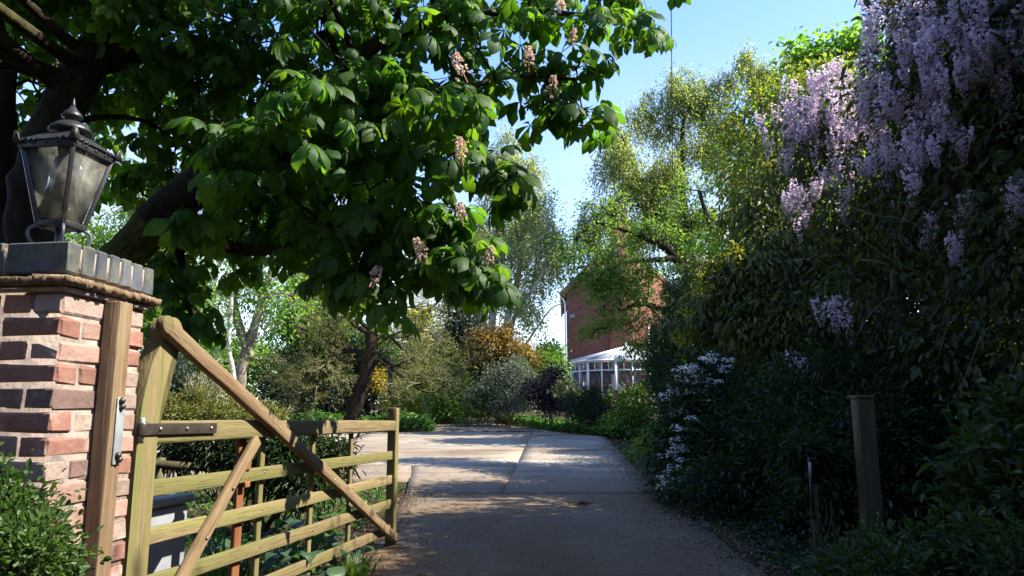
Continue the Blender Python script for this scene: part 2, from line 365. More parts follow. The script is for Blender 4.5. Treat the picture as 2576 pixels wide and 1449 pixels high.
M['galv'] = surf('galvanised plate', [(.3, (.3, .33, .36)), (.7, (.5, .54, .58))], 20, rough=.4, bump=.1, metal=.5)
M['mortar'] = surf('lime mortar', [(.3, (.22, .17, .145)), (.7, (.36, .29, .25))], 16, rough=.95, bump=.8, bscale=60, dist=.006, spec=.1, c2=(.16, .14, .12), c2scale=5)
BRK = [((.21, .10, .075), (.29, .155, .12)), ((.245, .145, .115), (.33, .22, .18)), ((.12, .08, .07), (.19, .125, .11)), ((.25, .18, .15), (.32, .25, .21)), ((.21, .075, .05), (.28, .11, .07))]
for i, (a, c) in enumerate(BRK):
    M['brick%d' % i] = surf('handmade brick %s' % 'abcde'[i], [(.3, a), (.7, c)], 14, rough=.92, bump=.9, bscale=45, dist=.006, spec=.12, c2=(.36, .29, .25), c2scale=10, c2pos=(.54, .70), rnd=.15, c3=(.07, .05, .042))
M['blue_brick'] = surf('blue engineering brick', [(.3, (.035, .04, .05)), (.7, (.09, .10, .12))], 12, rough=.6, bump=.35, bscale=40, dist=.003, spec=.35, c2=(.16, .155, .10), c2scale=7, c2pos=(.46, .68), rnd=.35, c3=(.03, .03, .035))
M['tile'] = surf('weathered clay tile', [(.3, (.08, .055, .035)), (.7, (.23, .16, .10))], 20, rough=.9, bump=.7, bscale=60, dist=.006, spec=.1, c2=(.3, .26, .16), c2scale=12, c2pos=(.52, .66))
M['plastic'] = surf('grey moulded plastic', [(.3, (.20, .21, .225)), (.7, (.25, .26, .28))], 10, rough=.55, bump=.15, bscale=120, dist=.002)
M['white'] = surf('white upvc', [(.3, (.72, .73, .73)), (.7, (.8, .8, .8))], 6, rough=.4, bump=0)
M['slate'] = surf('grey roof slate', [(.3, (.13, .13, .15)), (.7, (.24, .24, .27))], 3, rough=.7, bump=.3)
M['lamp_white'] = surf('opal lamp glass', [(.3, (.75, .75, .72)), (.7, (.85, .85, .82))], 5, rough=.3, bump=0)
M['stone'] = surf('pale kerb stone', [(.3, (.14, .12, .095)), (.7, (.30, .27, .22))], 9, rough=.95, bump=.6)
M['soil'] = surf('bed soil and leaf litter', [(.3, (.02, .014, .009)), (.6, (.06, .042, .028)), (.8, (.11, .08, .055))], 14, rough=1, bump=1, bscale=30, dist=.03, world=True, c2=(.035, .055, .016), c2scale=1.2, c2pos=(.5, .66), spec=.05)
M['gravel'] = surf('pinkish pea gravel', [(.25, (.10, .07, .05)), (.5, (.25, .19, .145)), (.75, (.42, .34, .27))], 34, rough=.95, bump=1, bscale=40, dist=.03, world=True, spec=.1, c2=(.10, .07, .045), c2scale=1.1, c2pos=(.52, .7))

def concrete():
    m, nt, b = newmat('brushed concrete drive'); L = nt.links.new
    ge = nt.nodes.new('ShaderNodeNewGeometry')
    def noise(scale, stretch=(1, 1, 1), detail=8, rough=.62):
        mp = nt.nodes.new('ShaderNodeMapping'); mp.inputs['Scale'].default_value = stretch; L(ge.outputs['Position'], mp.inputs['Vector'])
        n = nt.nodes.new('ShaderNodeTexNoise'); n.inputs['Scale'].default_value = scale; n.inputs['Detail'].default_value = detail; n.inputs['Roughness'].default_value = rough
        L(mp.outputs[0], n.inputs['Vector']); return n.outputs['Fac']
    def mix(c1, col, fac):
        mx = nt.nodes.new('ShaderNodeMixRGB'); L(fac, mx.inputs[0]); L(c1, mx.inputs['Color1']); mx.inputs['Color2'].default_value = (*col, 1); return mx.outputs[0]
    def band(s, a, c):
        r = ramp(nt, [(a, (0, 0, 0)), (c, (1, 1, 1))]); L(s, r.inputs[0]); return r.outputs[0]
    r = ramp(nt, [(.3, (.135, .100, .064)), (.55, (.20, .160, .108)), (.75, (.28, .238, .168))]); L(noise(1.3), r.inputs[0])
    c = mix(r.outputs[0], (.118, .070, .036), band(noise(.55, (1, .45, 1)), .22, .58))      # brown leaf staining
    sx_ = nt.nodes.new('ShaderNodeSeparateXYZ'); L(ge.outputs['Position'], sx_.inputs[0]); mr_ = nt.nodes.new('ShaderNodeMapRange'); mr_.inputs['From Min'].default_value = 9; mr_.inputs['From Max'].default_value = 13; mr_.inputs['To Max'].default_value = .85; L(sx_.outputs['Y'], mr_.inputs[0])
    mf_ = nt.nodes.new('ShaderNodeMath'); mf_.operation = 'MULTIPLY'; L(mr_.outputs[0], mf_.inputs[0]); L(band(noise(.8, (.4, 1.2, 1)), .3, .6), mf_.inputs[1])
    c = mix(c, (.38, .343, .278), mf_.outputs[0])                                        # far apron made paler: its sunlit brightness is put into the colour
    c = mix(c, (.11, .10, .095), band(noise(1.1, (.6, 3.0, 1)), .56, .70))               # worn dark streaks across the drive
    c = mix(c, (.05, .045, .03), band(noise(1.9, (1, .8, 1), 12, .7), .60, .72))           # damp, mossy patches
    c = mix(c, (.07, .05, .04), band(noise(3.0, (.35, 2.5, 1), 12, .75), .62, .68))       # cracks and damp lines
    c = mix(c, (.42, .38, .33), band(noise(60, (1, 1, 1), 3), .66, .72))                  # grit and petals
    c = mix(c, (.06, .045, .035), band(noise(45, (1, 1, 1), 3), .66, .72))
    L(c, b.inputs['Base Color']); b.inputs['Roughness'].default_value = .85; b.inputs['Specular IOR Level'].default_value = .2
    wv = nt.nodes.new('ShaderNodeTexWave'); wv.bands_direction = 'Y'; wv.inputs['Scale'].default_value = 4.5; wv.inputs['Distortion'].default_value = 3; wv.inputs['Detail'].default_value = 3
    L(ge.outputs['Position'], wv.inputs['Vector'])
    ad = nt.nodes.new('ShaderNodeMath'); ad.operation = 'MULTIPLY_ADD'; ad.inputs[1].default_value = .35; L(wv.outputs['Fac'], ad.inputs[0]); L(noise(30), ad.inputs[2])
    bp = nt.nodes.new('ShaderNodeBump'); bp.inputs['Strength'].default_value = .5; bp.inputs['Distance'].default_value = .012; L(ad.outputs[0], bp.inputs['Height']); L(bp.outputs[0], b.inputs['Normal'])
    return m
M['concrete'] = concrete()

def house_brick():
    m, nt, b = newmat('house brickwork'); L = nt.links.new
    tc = nt.nodes.new('ShaderNodeTexCoord'); mp = nt.nodes.new('ShaderNodeMapping'); mp.inputs['Rotation'].default_value = (R(90), 0, 0); L(tc.outputs['Object'], mp.inputs['Vector'])
    bk = nt.nodes.new('ShaderNodeTexBrick'); bk.inputs['Scale'].default_value = 4.4; bk.inputs['Mortar Size'].default_value = .018; bk.inputs['Brick Width'].default_value = 1.0; bk.inputs['Row Height'].default_value = .34
    bk.inputs['Color1'].default_value = (.235, .085, .055, 1); bk.inputs['Color2'].default_value = (.17, .06, .042, 1); bk.inputs['Mortar'].default_value = (.2, .13, .1, 1)
    L(mp.outputs[0], bk.inputs['Vector'])
    n = nt.nodes.new('ShaderNodeTexNoise'); n.inputs['Scale'].default_value = 1.5; L(tc.outputs['Object'], n.inputs['Vector'])
    mx = nt.nodes.new('ShaderNodeMixRGB'); mx.blend_type = 'MULTIPLY'; mx.inputs[0].default_value = .5; L(bk.outputs[0], mx.inputs['Color1']); L(n.outputs['Color'], mx.inputs['Color2'])
    L(bk.outputs[0], b.inputs['Base Color']); b.inputs['Roughness'].default_value = .9
    bp = nt.nodes.new('ShaderNodeBump'); bp.inputs['Strength'].default_value = .4; bp.inputs['Distance'].default_value = .01; bp.invert = True; L(bk.outputs['Fac'], bp.inputs['Height']); L(bp.outputs[0], b.inputs['Normal'])
    return m
M['house_brick'] = house_brick()
def glass(name, dirt, dcol, dscale, lo=.35, hi=.7, shadow=False):
    m, nt, b = newmat(name); L = nt.links.new
    tr = nt.nodes.new('ShaderNodeBsdfTransparent'); gl = nt.nodes.new('ShaderNodeBsdfGlossy'); gl.inputs['Roughness'].default_value = .03
    fr = nt.nodes.new('ShaderNodeFresnel'); fr.inputs[0].default_value = 1.45
    m1 = nt.nodes.new('ShaderNodeMixShader'); L(fr.outputs[0], m1.inputs[0]); L(tr.outputs[0], m1.inputs[1]); L(gl.outputs[0], m1.inputs[2])
    df = nt.nodes.new('ShaderNodeBsdfDiffuse'); df.inputs[0].default_value = (*dcol, 1)
    tl = nt.nodes.new('ShaderNodeBsdfTranslucent'); tl.inputs[0].default_value = (*dcol, 1)
    m0 = nt.nodes.new('ShaderNodeMixShader'); m0.inputs[0].default_value = .5; L(df.outputs[0], m0.inputs[1]); L(tl.outputs[0], m0.inputs[2])
    tc = nt.nodes.new('ShaderNodeTexCoord'); n = nt.nodes.new('ShaderNodeTexNoise'); n.inputs['Scale'].default_value = dscale; n.inputs['Detail'].default_value = 10; n.inputs['Roughness'].default_value = .7
    L(tc.outputs['Object'], n.inputs['Vector']); r = ramp(nt, [(lo, (dirt * .25,) * 3), (hi, (dirt,) * 3)]); L(n.outputs['Fac'], r.inputs[0])
    m2 = nt.nodes.new('ShaderNodeMixShader'); L(r.outputs[0], m2.inputs[0]); L(m1.outputs[0], m2.inputs[1]); L(m0.outputs[0], m2.inputs[2])
    L(m2.outputs[0], nt.nodes['Material Output'].inputs['Surface']); return m
M['lamp_pane'] = glass('grimy lantern glass', .48, (.5, .5, .43), 30, .36, .72)
M['clear'] = glass('window glass', .05, (.5, .5, .5), 3)
M['roof_pane'] = glass('frosted roof panel', .85, (.62, .64, .66), 3, .1, .3)

LM = {}
def lm(k, cols, **kw): LM[k] = leaf_mat(k.replace('_', ' ') + ' leaves', cols, **kw)
lm('chestnut', [(.022, .060, .014), (.040, .098, .020), (.070, .130, .026)], trans=.46, tmul=(4.2, 4.0, .8), rough=.5, spec=.3, vein=True)
lm('birch', [(.12, .165, .055), (.185, .23, .08), (.26, .29, .12)], trans=.5, tmul=(2.5, 2.5, 1.2))
lm('fresh', [(.065, .135, .025), (.105, .20, .038), (.175, .265, .055)], trans=.48, tmul=(2.6, 2.7, .9))
lm('oaky', [(.045, .095, .020), (.08, .145, .030), (.14, .20, .045)], trans=.45, tmul=(2.8, 2.9, 1.0))
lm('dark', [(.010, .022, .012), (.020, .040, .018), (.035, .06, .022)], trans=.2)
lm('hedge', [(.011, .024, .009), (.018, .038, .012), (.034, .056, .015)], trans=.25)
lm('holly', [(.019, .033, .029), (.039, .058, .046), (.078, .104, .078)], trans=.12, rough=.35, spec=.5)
lm('olive', [(.085, .11, .028), (.15, .17, .042), (.23, .23, .065)], trans=.35, tmul=(1.6, 1.6, .9))
lm('gold', [(.21, .25, .028), (.36, .37, .035), (.48, .45, .04)], trans=.3, tmul=(1.4, 1.4, .6))
lm('yellow', [(.32, .24, .015), (.46, .34, .02), (.55, .42, .05)], trans=.3, tmul=(1.3, 1.2, .6))
lm('copper', [(.12, .14, .035), (.25, .18, .05), (.36, .23, .07)], trans=.35, tmul=(1.6, 1.3, .7))
lm('laurel', [(.047, .095, .022), (.081, .142, .030), (.162, .203, .041)], trans=.3)
lm('silver', [(.075, .10, .065), (.13, .16, .105), (.20, .225, .165)], trans=.25, tmul=(1.3, 1.4, 1.0))
lm('purple', [(.022, .015, .022), (.042, .026, .038), (.07, .045, .06)], trans=.2, tmul=(2, 1, 1.3))
lm('cream', [(.10, .14, .04), (.45, .45, .18), (.60, .58, .30)], trans=.3, tmul=(1.2, 1.2, .8))
lm('rhodo', [(.015, .038, .009), (.034, .068, .015), (.098, .112, .038)], trans=.25)
lm('lime', [(.060, .120, .018), (.102, .180, .022), (.156, .240, .036)], trans=.35)
lm('ivy', [(.026, .065, .016), (.052, .117, .023), (.091, .169, .039)], trans=.3)
lm('spruce', [(.04, .065, .055), (.08, .115, .10), (.14, .18, .16)], trans=.1)
lm('heather', [(.12, .11, .08), (.28, .26, .20), (.45, .42, .34)], trans=.1)
lm('juniper', [(.049, .070, .020), (.105, .126, .028), (.196, .196, .056), (.280, .126, .070)], trans=.2)
lm('wisteria', [(.022, .034, .012), (.04, .052, .016), (.08, .078, .026)], trans=.35)
lm('climber', [(.062, .094, .022), (.125, .156, .031), (.275, .275, .050)], trans=.45, tmul=(2.0, 2.0, .7))
lm('droop', [(.035, .05, .014), (.07, .085, .02), (.17, .16, .035)], trans=.3)
lm('box', [(.020, .050, .010), (.035, .075, .014), (.085, .130, .025)], trans=.3)
lm('hosta', [(.025, .06, .025), (.04, .085, .035), (.06, .11, .045)], trans=.3, rough=.4)
lm('grass', [(.03, .06, .014), (.05, .10, .02), (.09, .14, .035)], trans=.35)
lm('raceme', [(.80, .73, .77), (.63, .54, .62), (.36, .27, .37)], trans=.45, tmul=(1.3, 1.2, 1.25), rough=.6, spec=.2)
lm('white_flower', [(.75, .75, .70), (.82, .82, .78)], trans=.3, tmul=(1.1, 1.1, 1.0))
lm('pink_flower', [(.75, .60, .50), (.80, .70, .62), (.6, .25, .22)], trans=.3, tmul=(1.1, 1.0, .9))
lm('red_flower', [(.35, .01, .02), (.5, .02, .03)], trans=.2, tmul=(1.2, 1, 1))
lm('litter', [(.12, .07, .04), (.22, .14, .08), (.45, .38, .28)], trans=.1)
lm('yellow_leaf', [(.45, .36, .05), (.55, .45, .08)], trans=.3, tmul=(1.2, 1.2, .8))

# ================================================================== GROUND
def sheet(xs, ys, dz=0., rough=0.):
    X, Y = np.meshgrid(xs, ys); Z = g(X, Y) + dz + rough * rng.normal(size=X.shape)
    V = np.stack([X, Y, Z], -1).reshape(-1, 3); nx, ny = len(xs), len(ys)
    j, i = np.meshgrid(np.arange(ny - 1), np.arange(nx - 1), indexing='ij')
    return V, np.stack([j * nx + i, j * nx + i + 1, (j + 1) * nx + i + 1, (j + 1) * nx + i], -1).reshape(-1, 4)
xs = np.concatenate([[-400, -200, -100, -60, -40, -28], np.arange(-20, 20.1, .5), [28, 40, 60, 100, 200, 400]])
ys = np.concatenate([[-200, -80, -40, -20], np.arange(-10, 54.1, .5), [60, 80, 120, 200, 400, 900]])
ge_ = Geo(); V, q = sheet(xs, ys, -.004); ge_.add(V, q)
tag(link('ground', ge_.mesh('ground', M['soil'], True)), kind='structure')

def slab_geo(c, nx, ny, top=.028, th=.09):
    """a concrete slab between four plan corners (near-left, near-right, far-right, far-left) following the ground"""
    c = np.asarray(c, float); u = np.linspace(0, 1, nx)[None, :, None]; v = np.linspace(0, 1, ny)[:, None, None]
    p = (c[0] * (1 - u) + c[1] * u) * (1 - v) + (c[3] * (1 - u) + c[2] * u) * v
    e = np.zeros((ny, nx)); e[0] = e[-1] = 1; e[:, 0] = e[:, -1] = 1
    p = p + e[..., None] * rng.normal(size=p.shape) * .006
    z = g(p[..., 0], p[..., 1]) + top - .004 * e
    V = np.concatenate([p, z[..., None]], -1).reshape(-1, 3)
    j, i = np.meshgrid(np.arange(ny - 1), np.arange(nx - 1), indexing='ij')
    Q = np.stack([j * nx + i, j * nx + i + 1, (j + 1) * nx + i + 1, (j + 1) * nx + i], -1).reshape(-1, 4)
    per = list(range(nx)) + [k * nx + nx - 1 for k in range(1, ny)] + [(ny - 1) * nx + k for k in range(nx - 2, -1, -1)] + [k * nx for k in range(ny - 2, 0, -1)]
    B = V[per] - [0, 0, th]; n0 = len(V); m = len(per)
    Q2 = [[per[k], n0 + k, n0 + (k + 1) % m, per[(k + 1) % m]] for k in range(m)]
    ge = Geo(); ge.add(np.vstack([V, B]), np.vstack([Q, Q2])); return ge
drive = link('driveway', None); tag(drive, kind='structure')
def jx(y): return -.12 + .66 * (y - 9.2) / 11.5
def re_(y): return 1.72 + max(0, y - 9) * .06
J = .007
rows = [-6, 0.6, 5.2, 9.25]
for a, b in zip(rows[:-1], rows[1:]):
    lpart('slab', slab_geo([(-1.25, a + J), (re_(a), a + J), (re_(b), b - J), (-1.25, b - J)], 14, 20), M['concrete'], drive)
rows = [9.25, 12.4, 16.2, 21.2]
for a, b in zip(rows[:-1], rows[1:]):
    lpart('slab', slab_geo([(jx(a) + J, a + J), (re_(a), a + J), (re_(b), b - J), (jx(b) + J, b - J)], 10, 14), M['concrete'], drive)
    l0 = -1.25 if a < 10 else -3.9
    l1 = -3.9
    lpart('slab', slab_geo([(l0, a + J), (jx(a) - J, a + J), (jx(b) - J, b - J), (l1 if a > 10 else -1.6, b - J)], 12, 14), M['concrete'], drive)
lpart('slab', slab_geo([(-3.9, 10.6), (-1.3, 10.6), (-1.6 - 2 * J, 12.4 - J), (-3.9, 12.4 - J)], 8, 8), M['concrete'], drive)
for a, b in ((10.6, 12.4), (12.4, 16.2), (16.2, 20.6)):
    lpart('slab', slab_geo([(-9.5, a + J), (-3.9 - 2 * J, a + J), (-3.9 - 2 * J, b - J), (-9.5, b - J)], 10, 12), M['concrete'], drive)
ge_ = Geo()                                                     # gravel path beyond the concrete
gy = [21.2, 23, 25.5, 28, 31, 34, 38, 43]; gl_ = [-2.3, -2.4, -2.8, -3.2, -4.0, -5.2, -8.0, -14]; gr_ = [1.7, .9, 0., -.8, -2.2, -3.7, -5.8, -11]
yy = np.linspace(21.2, 43, 70); Lx = np.interp(yy, gy, gl_); Rx = np.interp(yy, gy, gr_)
u = np.linspace(0, 1, 24)[None]; X = Lx[:, None] * (1 - u) + Rx[:, None] * u + .05 * rng.normal(size=(70, 24)); Y = np.broadcast_to(yy[:, None], X.shape)
Z = g(X, Y) + .012 + .012 * rng.normal(size=X.shape) + .03 * np.sin(np.pi * u)
j, i = np.meshgrid(np.arange(69), np.arange(23), indexing='ij')
ge_.add(np.stack([X, Y, Z], -1).reshape(-1, 3), np.stack([j * 24 + i, j * 24 + i + 1, (j + 1) * 24 + i + 1, (j + 1) * 24 + i], -1).reshape(-1, 4))
tag(link('gravel_path', ge_.mesh('gravel_path', M['gravel'], True)), kind='structure')
ge_ = Geo(); n = 5200; t = rng.random(n); ey = 4.0 + 14 * t; side = rng.random(n) < .6
ex = np.where(side, 1.72 + np.maximum(0, ey - 9) * .06 + .05 + .16 * rng.normal(size=n) - .12 * np.abs(np.sin(ey * 2.3) + np.sin(ey * 5.1)) * rng.random(n), -1.22 + .12 * rng.normal(size=n) + .2 * np.abs(np.sin(ey * 1.9)) * rng.random(n))
ok_ = side | (ey < 10); ex, ey = ex[ok_], ey[ok_]; n = len(ex); s_ = rng.uniform(.012, .04, n)
leaves(ge_, np.c_[ex, ey, g(ex, ey) + .034], np.c_[rng.normal(size=(n, 2)), .25 * rng.normal(size=n)], np.array([0, 0, 1.]) + .5 * rdir(n), s_, s_ * .7, T_DIAMOND, np.clip(rng.beta(1, 3.5, n), 0, 1))
tag(link('leaf_debris', ge_.mesh('leaf_debris', LM['litter'])), kind='stuff')
# fallen leaves and petals on the concrete
ge_ = Geo(); n = 9400
px_ = np.concatenate([rng.normal(-1.05, .4, 2600), rng.normal(1.78, .30, 3600), rng.uniform(-1.2, 1.9, 2200), rng.normal(-2.3, .8, 1000)])
py_ = np.concatenate([rng.uniform(4.2, 9.5, 2600), rng.uniform(4.2, 16, 3600), rng.uniform(4.3, 14, 2200), rng.normal(12.2, .7, 1000)])
L_ = rng.uniform(.008, .03, n); Pn = np.c_[px_, py_, g(px_, py_) + .033 + L_ * .1]
leaves(ge_, Pn, np.c_[rng.normal(size=(n, 2)), .15 * rng.normal(size=n)], np.array([0, 0, 1.]) + .35 * rdir(n), L_, L_ * .55, T_DIAMOND, np.clip(rng.beta(1.2, 2.2, n), 0, 1))
tag(link('fallen_leaves', ge_.mesh('fallen_leaves', LM['litter'])), kind='stuff')
def single_leaf(x, y, L, label):
    p = G(x, y); ge = Geo(); v = T_OVAL
    leaves(ge, np.array([[0, 0, .0]]), np.array([[1., .3, .25]]), np.array([[.1, -.3, 1.]]), L, L * .8, v, .5)
    tubes(ge, [[0, 0, .0], [-L * .3, 0, .01], [-L * .6, .01, .0]], [.002] * 3, 4)
    o = link('fallen_leaf', ge.mesh('fallen_leaf', LM['yellow_leaf'])); o.location = (p[0], p[1], p[2] + .035); tag(o, label, 'leaf', 'yellow leaves on the concrete'); return o
single_leaf(1075, 1408, .075, 'curled yellow leaf on the concrete nearest the bottom of the gate')
single_leaf(1115, 1364, .05, 'small pale leaf lying flat on the drive beyond the curled yellow one')
p = G(1455, 1277); ge_ = Geo()
for a in range(5):
    d = norm(np.array([1., rng.uniform(-.5, .5), rng.uniform(0, .15)])); s0 = np.array([rng.uniform(-.08, .02), rng.uniform(-.04, .04), .01])
    tubes(ge_, wob(np.linspace(s0, s0 + d * rng.uniform(.1, .2), 6), .012), np.linspace(.006, .003, 6), 5)
nn = 14; leaves(ge_, np.c_[rng.uniform(-.1, .13, nn), rng.uniform(-.05, .05, nn), rng.uniform(.01, .03, nn)], rdir(nn) * [1, 1, .2], np.tile([0, 0, 1.], (nn, 1)), .05, .02, T_LONG, rng.random(nn), 1)
o = link('fallen_twig', ge_.mesh('fallen_twig', [M['twig'], LM['hedge']])); o.location = (p[0], p[1], p[2] + .03); tag(o, 'broken leafy green twig lying in the middle of the drive', 'twig')
p = G(1000, 1392); ge_ = Geo(); tubes(ge_, wob(np.linspace([-.09, 0, .012], [.09, .02, .012], 8), .02), np.linspace(.006, .003, 8), 5)
tubes(ge_, wob(np.linspace([0, .0, .012], [.05, .05, .02], 5), .01), np.linspace(.004, .002, 5), 4)
o = link('fallen_stick', ge_.mesh('fallen_stick', M['twig'])); o.location = (p[0], p[1], p[2] + .03); tag(o, 'thin brown bare stick on the concrete near the gate end', 'stick')

# ================================================================== BRICK GATE PILLAR
PAZ = R(7); pc = P(160, 740, 2.5); pc[2] = 0            # the corner nearest the camera, on the ground
pil = thing('brick_pillar', 'old red brick gate pillar with dark blue brick coping and tile ledge', 'gate pillar', tuple(pc), -PAZ)
CH = .0785; NC = 19; PW = .455; BL, BD, BH = .2195, .105, .0655
def brick_mesh(L, D, H, mat, jit=.0022, bev=.005):
    bm = bmesh.new(); bmesh.ops.create_cube(bm, size=1)
    for v in bm.verts: v.co = Vector((v.co.x * L, v.co.y * D, v.co.z * H))
    bmesh.ops.bevel(bm, geom=list(bm.edges), offset=bev, segments=1, affect='EDGES')
    for v in bm.verts: v.co += Vector(rng.normal(size=3) * jit)
    me = bpy.data.meshes.new('brick'); bm.to_mesh(me); bm.free(); me.materials.append(mat); return me
bricks = [[brick_mesh(BL, BD, BH, M['brick%d' % k], bev=rng.uniform(.003, .008)) for _ in range(3)] for k in range(5)]
pb = np.array([.33, .33, .07, .19, .08])
ge_ = Geo(); box(ge_, (-PW / 2, PW / 2, NC * CH / 2), (PW - .014, PW - .014, NC * CH)); lpart('mortar_core', ge_, M['mortar'], pil)
def put_brick(x, y, z, along_y):
    o = link('brick', bricks[rng.choice(5, p=pb)][rng.integers(3)], pil)
    o.location = (x + rng.normal() * .0015, y + rng.normal() * .0015, z + rng.normal() * .001)
    o.rotation_euler = (rng.choice([0, math.pi]) + rng.normal() * .006, rng.normal() * .006, (math.pi / 2 if along_y else 0) + rng.normal() * .006)
a1, a2 = BL / 2 + .001, PW - BL / 2 - .001; b1, b2 = BD / 2, PW - BD / 2; m1, m2 = PW / 2 - .0585, PW / 2 + .0585
for k in range(NC):
    z = (k + .5) * CH
    if k % 2:
        spots = [(-a1, b1, 0), (-a2, b1, 0), (-a1, b2, 0), (-a2, b2, 0), (-a1, m1, 0), (-a1, m2, 0), (-a2, m1, 0), (-a2, m2, 0)]
    else:
        spots = [(-b1, a1, 1), (-b1, a2, 1), (-b2, a1, 1), (-b2, a2, 1), (-m1, a1, 1), (-m2, a1, 1), (-m1, a2, 1), (-m2, a2, 1)]
    for x, y, r in spots: put_brick(x, y, z, r)
zt = NC * CH
ge_ = Geo(); box(ge_, (-PW / 2, PW / 2, zt + .008), (PW + .03, PW + .03, .016)); lpart('mortar_bed', ge_, M['mortar'], pil, bevel=.004)
# creasing tiles: undersides with nibs, edges cut in waves
def tile_mesh(L, seed):
    r = np.random.default_rng(seed); n = 22; x = np.linspace(-L / 2, L / 2, n); top = .016 + .002 * r.normal(size=n); bot = -.003 - .008 * (np.sin(x / .062 * 2 * np.pi + seed) > .1) + .0012 * r.normal(size=n)
    yy = [0.0, .13]; V = []
    for y in yy:
        for k in range(n): V += [[x[k], y + .002 * r.normal(), top[k] + y * .10], [x[k], y + .003 + .002 * r.normal(), bot[k] + y * .10]]
    V = np.array(V); q = []
    for k in range(n - 1):
        a = 2 * k; b = a + 2; o2 = 2 * n
        q += [[a, a + 1, b + 1, b], [a, b, b + o2, a + o2], [a + 1, a + 1 + o2, b + 1 + o2, b + 1]]
    q += [[0, 2 * n, 2 * n + 1, 1], [2 * n - 2, 2 * n - 1, 4 * n - 1, 4 * n - 2]]
    ge = Geo(); ge.add(V, q); return ge.mesh('tile', M['tile'])
OV = .042; TL = (PW + 2 * OV) / 3
tms = [tile_mesh(TL - .004, s) for s in range(4)]
for side in range(4):
    for k in range(3):
        t = -PW / 2 - OV + TL * (k + .5); o = link('tile', tms[rng.integers(4)], pil)
        ang = side * math.pi / 2; c, s = math.cos(ang), math.sin(ang)
        lx, ly = t, -PW / 2 - OV + .001 * side
        o.location = (-PW / 2 + c * t - s * ly, PW / 2 + s * t + c * ly, zt + .030 + .0015 * (side % 2) + rng.normal() * .0012)
        o.rotation_euler = (R(-3), 0, ang + rng.normal() * .01)
ge_ = Geo(); box(ge_, (-PW / 2, PW / 2, zt + .038), (PW + .012, PW + .012, .034)); lpart('mortar_fillet', ge_, M['mortar'], pil, bevel=.004)
cb = [brick_mesh(.234, .0615, .108, M['blue_brick'], .0012, .006) for _ in range(3)]
for k in range(7):
    for h in range(2):
        o = link('coping_brick', cb[rng.integers(3)], pil)
        o.location = (-.1165 - h * .245 + .012 + rng.normal() * .001, -.012 + .034 + k * .0715, zt + .062 + .054 + rng.normal() * .0012); o.rotation_euler = (rng.normal() * .006, rng.normal() * .006, rng.normal() * .006)
ge_ = Geo(); box(ge_, (-PW / 2 + .006, PW / 2, zt + .062 + .047), (PW - .0, PW + .005, .094)); lpart('coping_mortar', ge_, M['mortar'], pil)
ZTOP = zt + .062 + .108

# timber hanging post bolted to the pillar
post = thing('timber_post', 'square brown timber post fixed to the side of the brick pillar', 'gate post', tuple(pc), -PAZ)
ge_ = Geo(); box(ge_, (.034, .245, .745), (.062, .075, 1.49)); lpart('shaft', ge_, M['oak_brown'], post, bevel=.004)
ge_ = Geo(); box(ge_, (.069, .255, 1.03), (.005, .045, .235)); lpart('hinge_plate', ge_, M['galv'], post, bevel=.008)
for z in (.93, .945, 1.115, 1.135):
    ge_ = Geo(); lathe(ge_, [(0, .0), (.012, 0), (.012, .008), (.007, .015), (0, .016)], n=10); o = lpart('bolt', ge_, M['strap'], post, True); o.location = (.071, .255 + rng.normal() * .006, z); o.rotation_euler = (0, R(90), 0)

# ================================================================== FIELD GATE, swung open
ga = np.array([-1.515, 3.235, 0.]); gb = np.array([-.985, 6.36, 0.]); GD = norm(gb - ga); GL = float(np.linalg.norm(gb - ga))
grz = math.atan2(GD[1], GD[0])
gate = thing('field_gate', 'wooden five bar gate swung open, weathered yellow green oak with diagonal braces', 'gate', tuple(ga), grz)
def board(name, p0, p1, w, t, mat='oak_x', label=None, bev=.005, segs=10, bow=.003, taper=1.0):
    """bar from p0 to p1 in the gate's own frame (x along the gate, -y towards the drive): a child with its own length axis"""
    p0, p1 = Vector(p0), Vector(p1); d = p1 - p0; L = d.length; ge = Geo()
    xs_ = np.linspace(0, L, segs); V = []; wy = np.cumsum(rng.normal(size=segs)) * bow * .25; wz = np.cumsum(rng.normal(size=segs)) * bow * .4
    wy -= np.linspace(wy[0], wy[-1], segs); wz -= np.linspace(wz[0], wz[-1], segs)
    for k, x in enumerate(xs_):
        ww = w * (1 + (taper - 1) * k / (segs - 1))
        for sy, sz in ((-1, -1), (1, -1), (1, 1), (-1, 1)): V.append([x, wy[k] + sy * t / 2 + rng.normal() * .0006, wz[k] + sz * ww / 2 + rng.normal() * .0008])
    q = []
    for k in range(segs - 1):
        for s in range(4): a = 4 * k + s; b = 4 * k + (s + 1) % 4; q.append([a, b, b + 4, a + 4])
    q += [[3, 2, 1, 0], [4 * segs - 4, 4 * segs - 3, 4 * segs - 2, 4 * segs - 1]]
    ge.add(V, q); o = lpart(name, ge, M[mat], gate, bevel=bev)
    o.location = p0; xa = d.normalized(); ya = Vector((0, 1, 0)); za = xa.cross(ya).normalized()
    o.rotation_euler = Matrix((xa, ya, za)).transposed().to_euler()
    if label: o['label'] = label
    return o
def studs(parent, pts, y, r=.008, mat='rivet'):
    for x, z in pts:
        ge = Geo(); lathe(ge, [(0, 0), (r, 0), (r * .9, r * .35), (r * .5, r * .65), (0, r * .75)], n=8); o = lpart('bolt_head', ge, M[mat], parent, True)
        o.location = (x, y, z); o.rotation_euler = (R(90), 0, 0)
RZ = [.785, .592, .402, .205]; RY = 0.0
top = board('top_rail', (-.06, 0, 1.018), (GL - .0, 0, 1.018), .098, .062, bev=.010, taper=.86, segs=14)
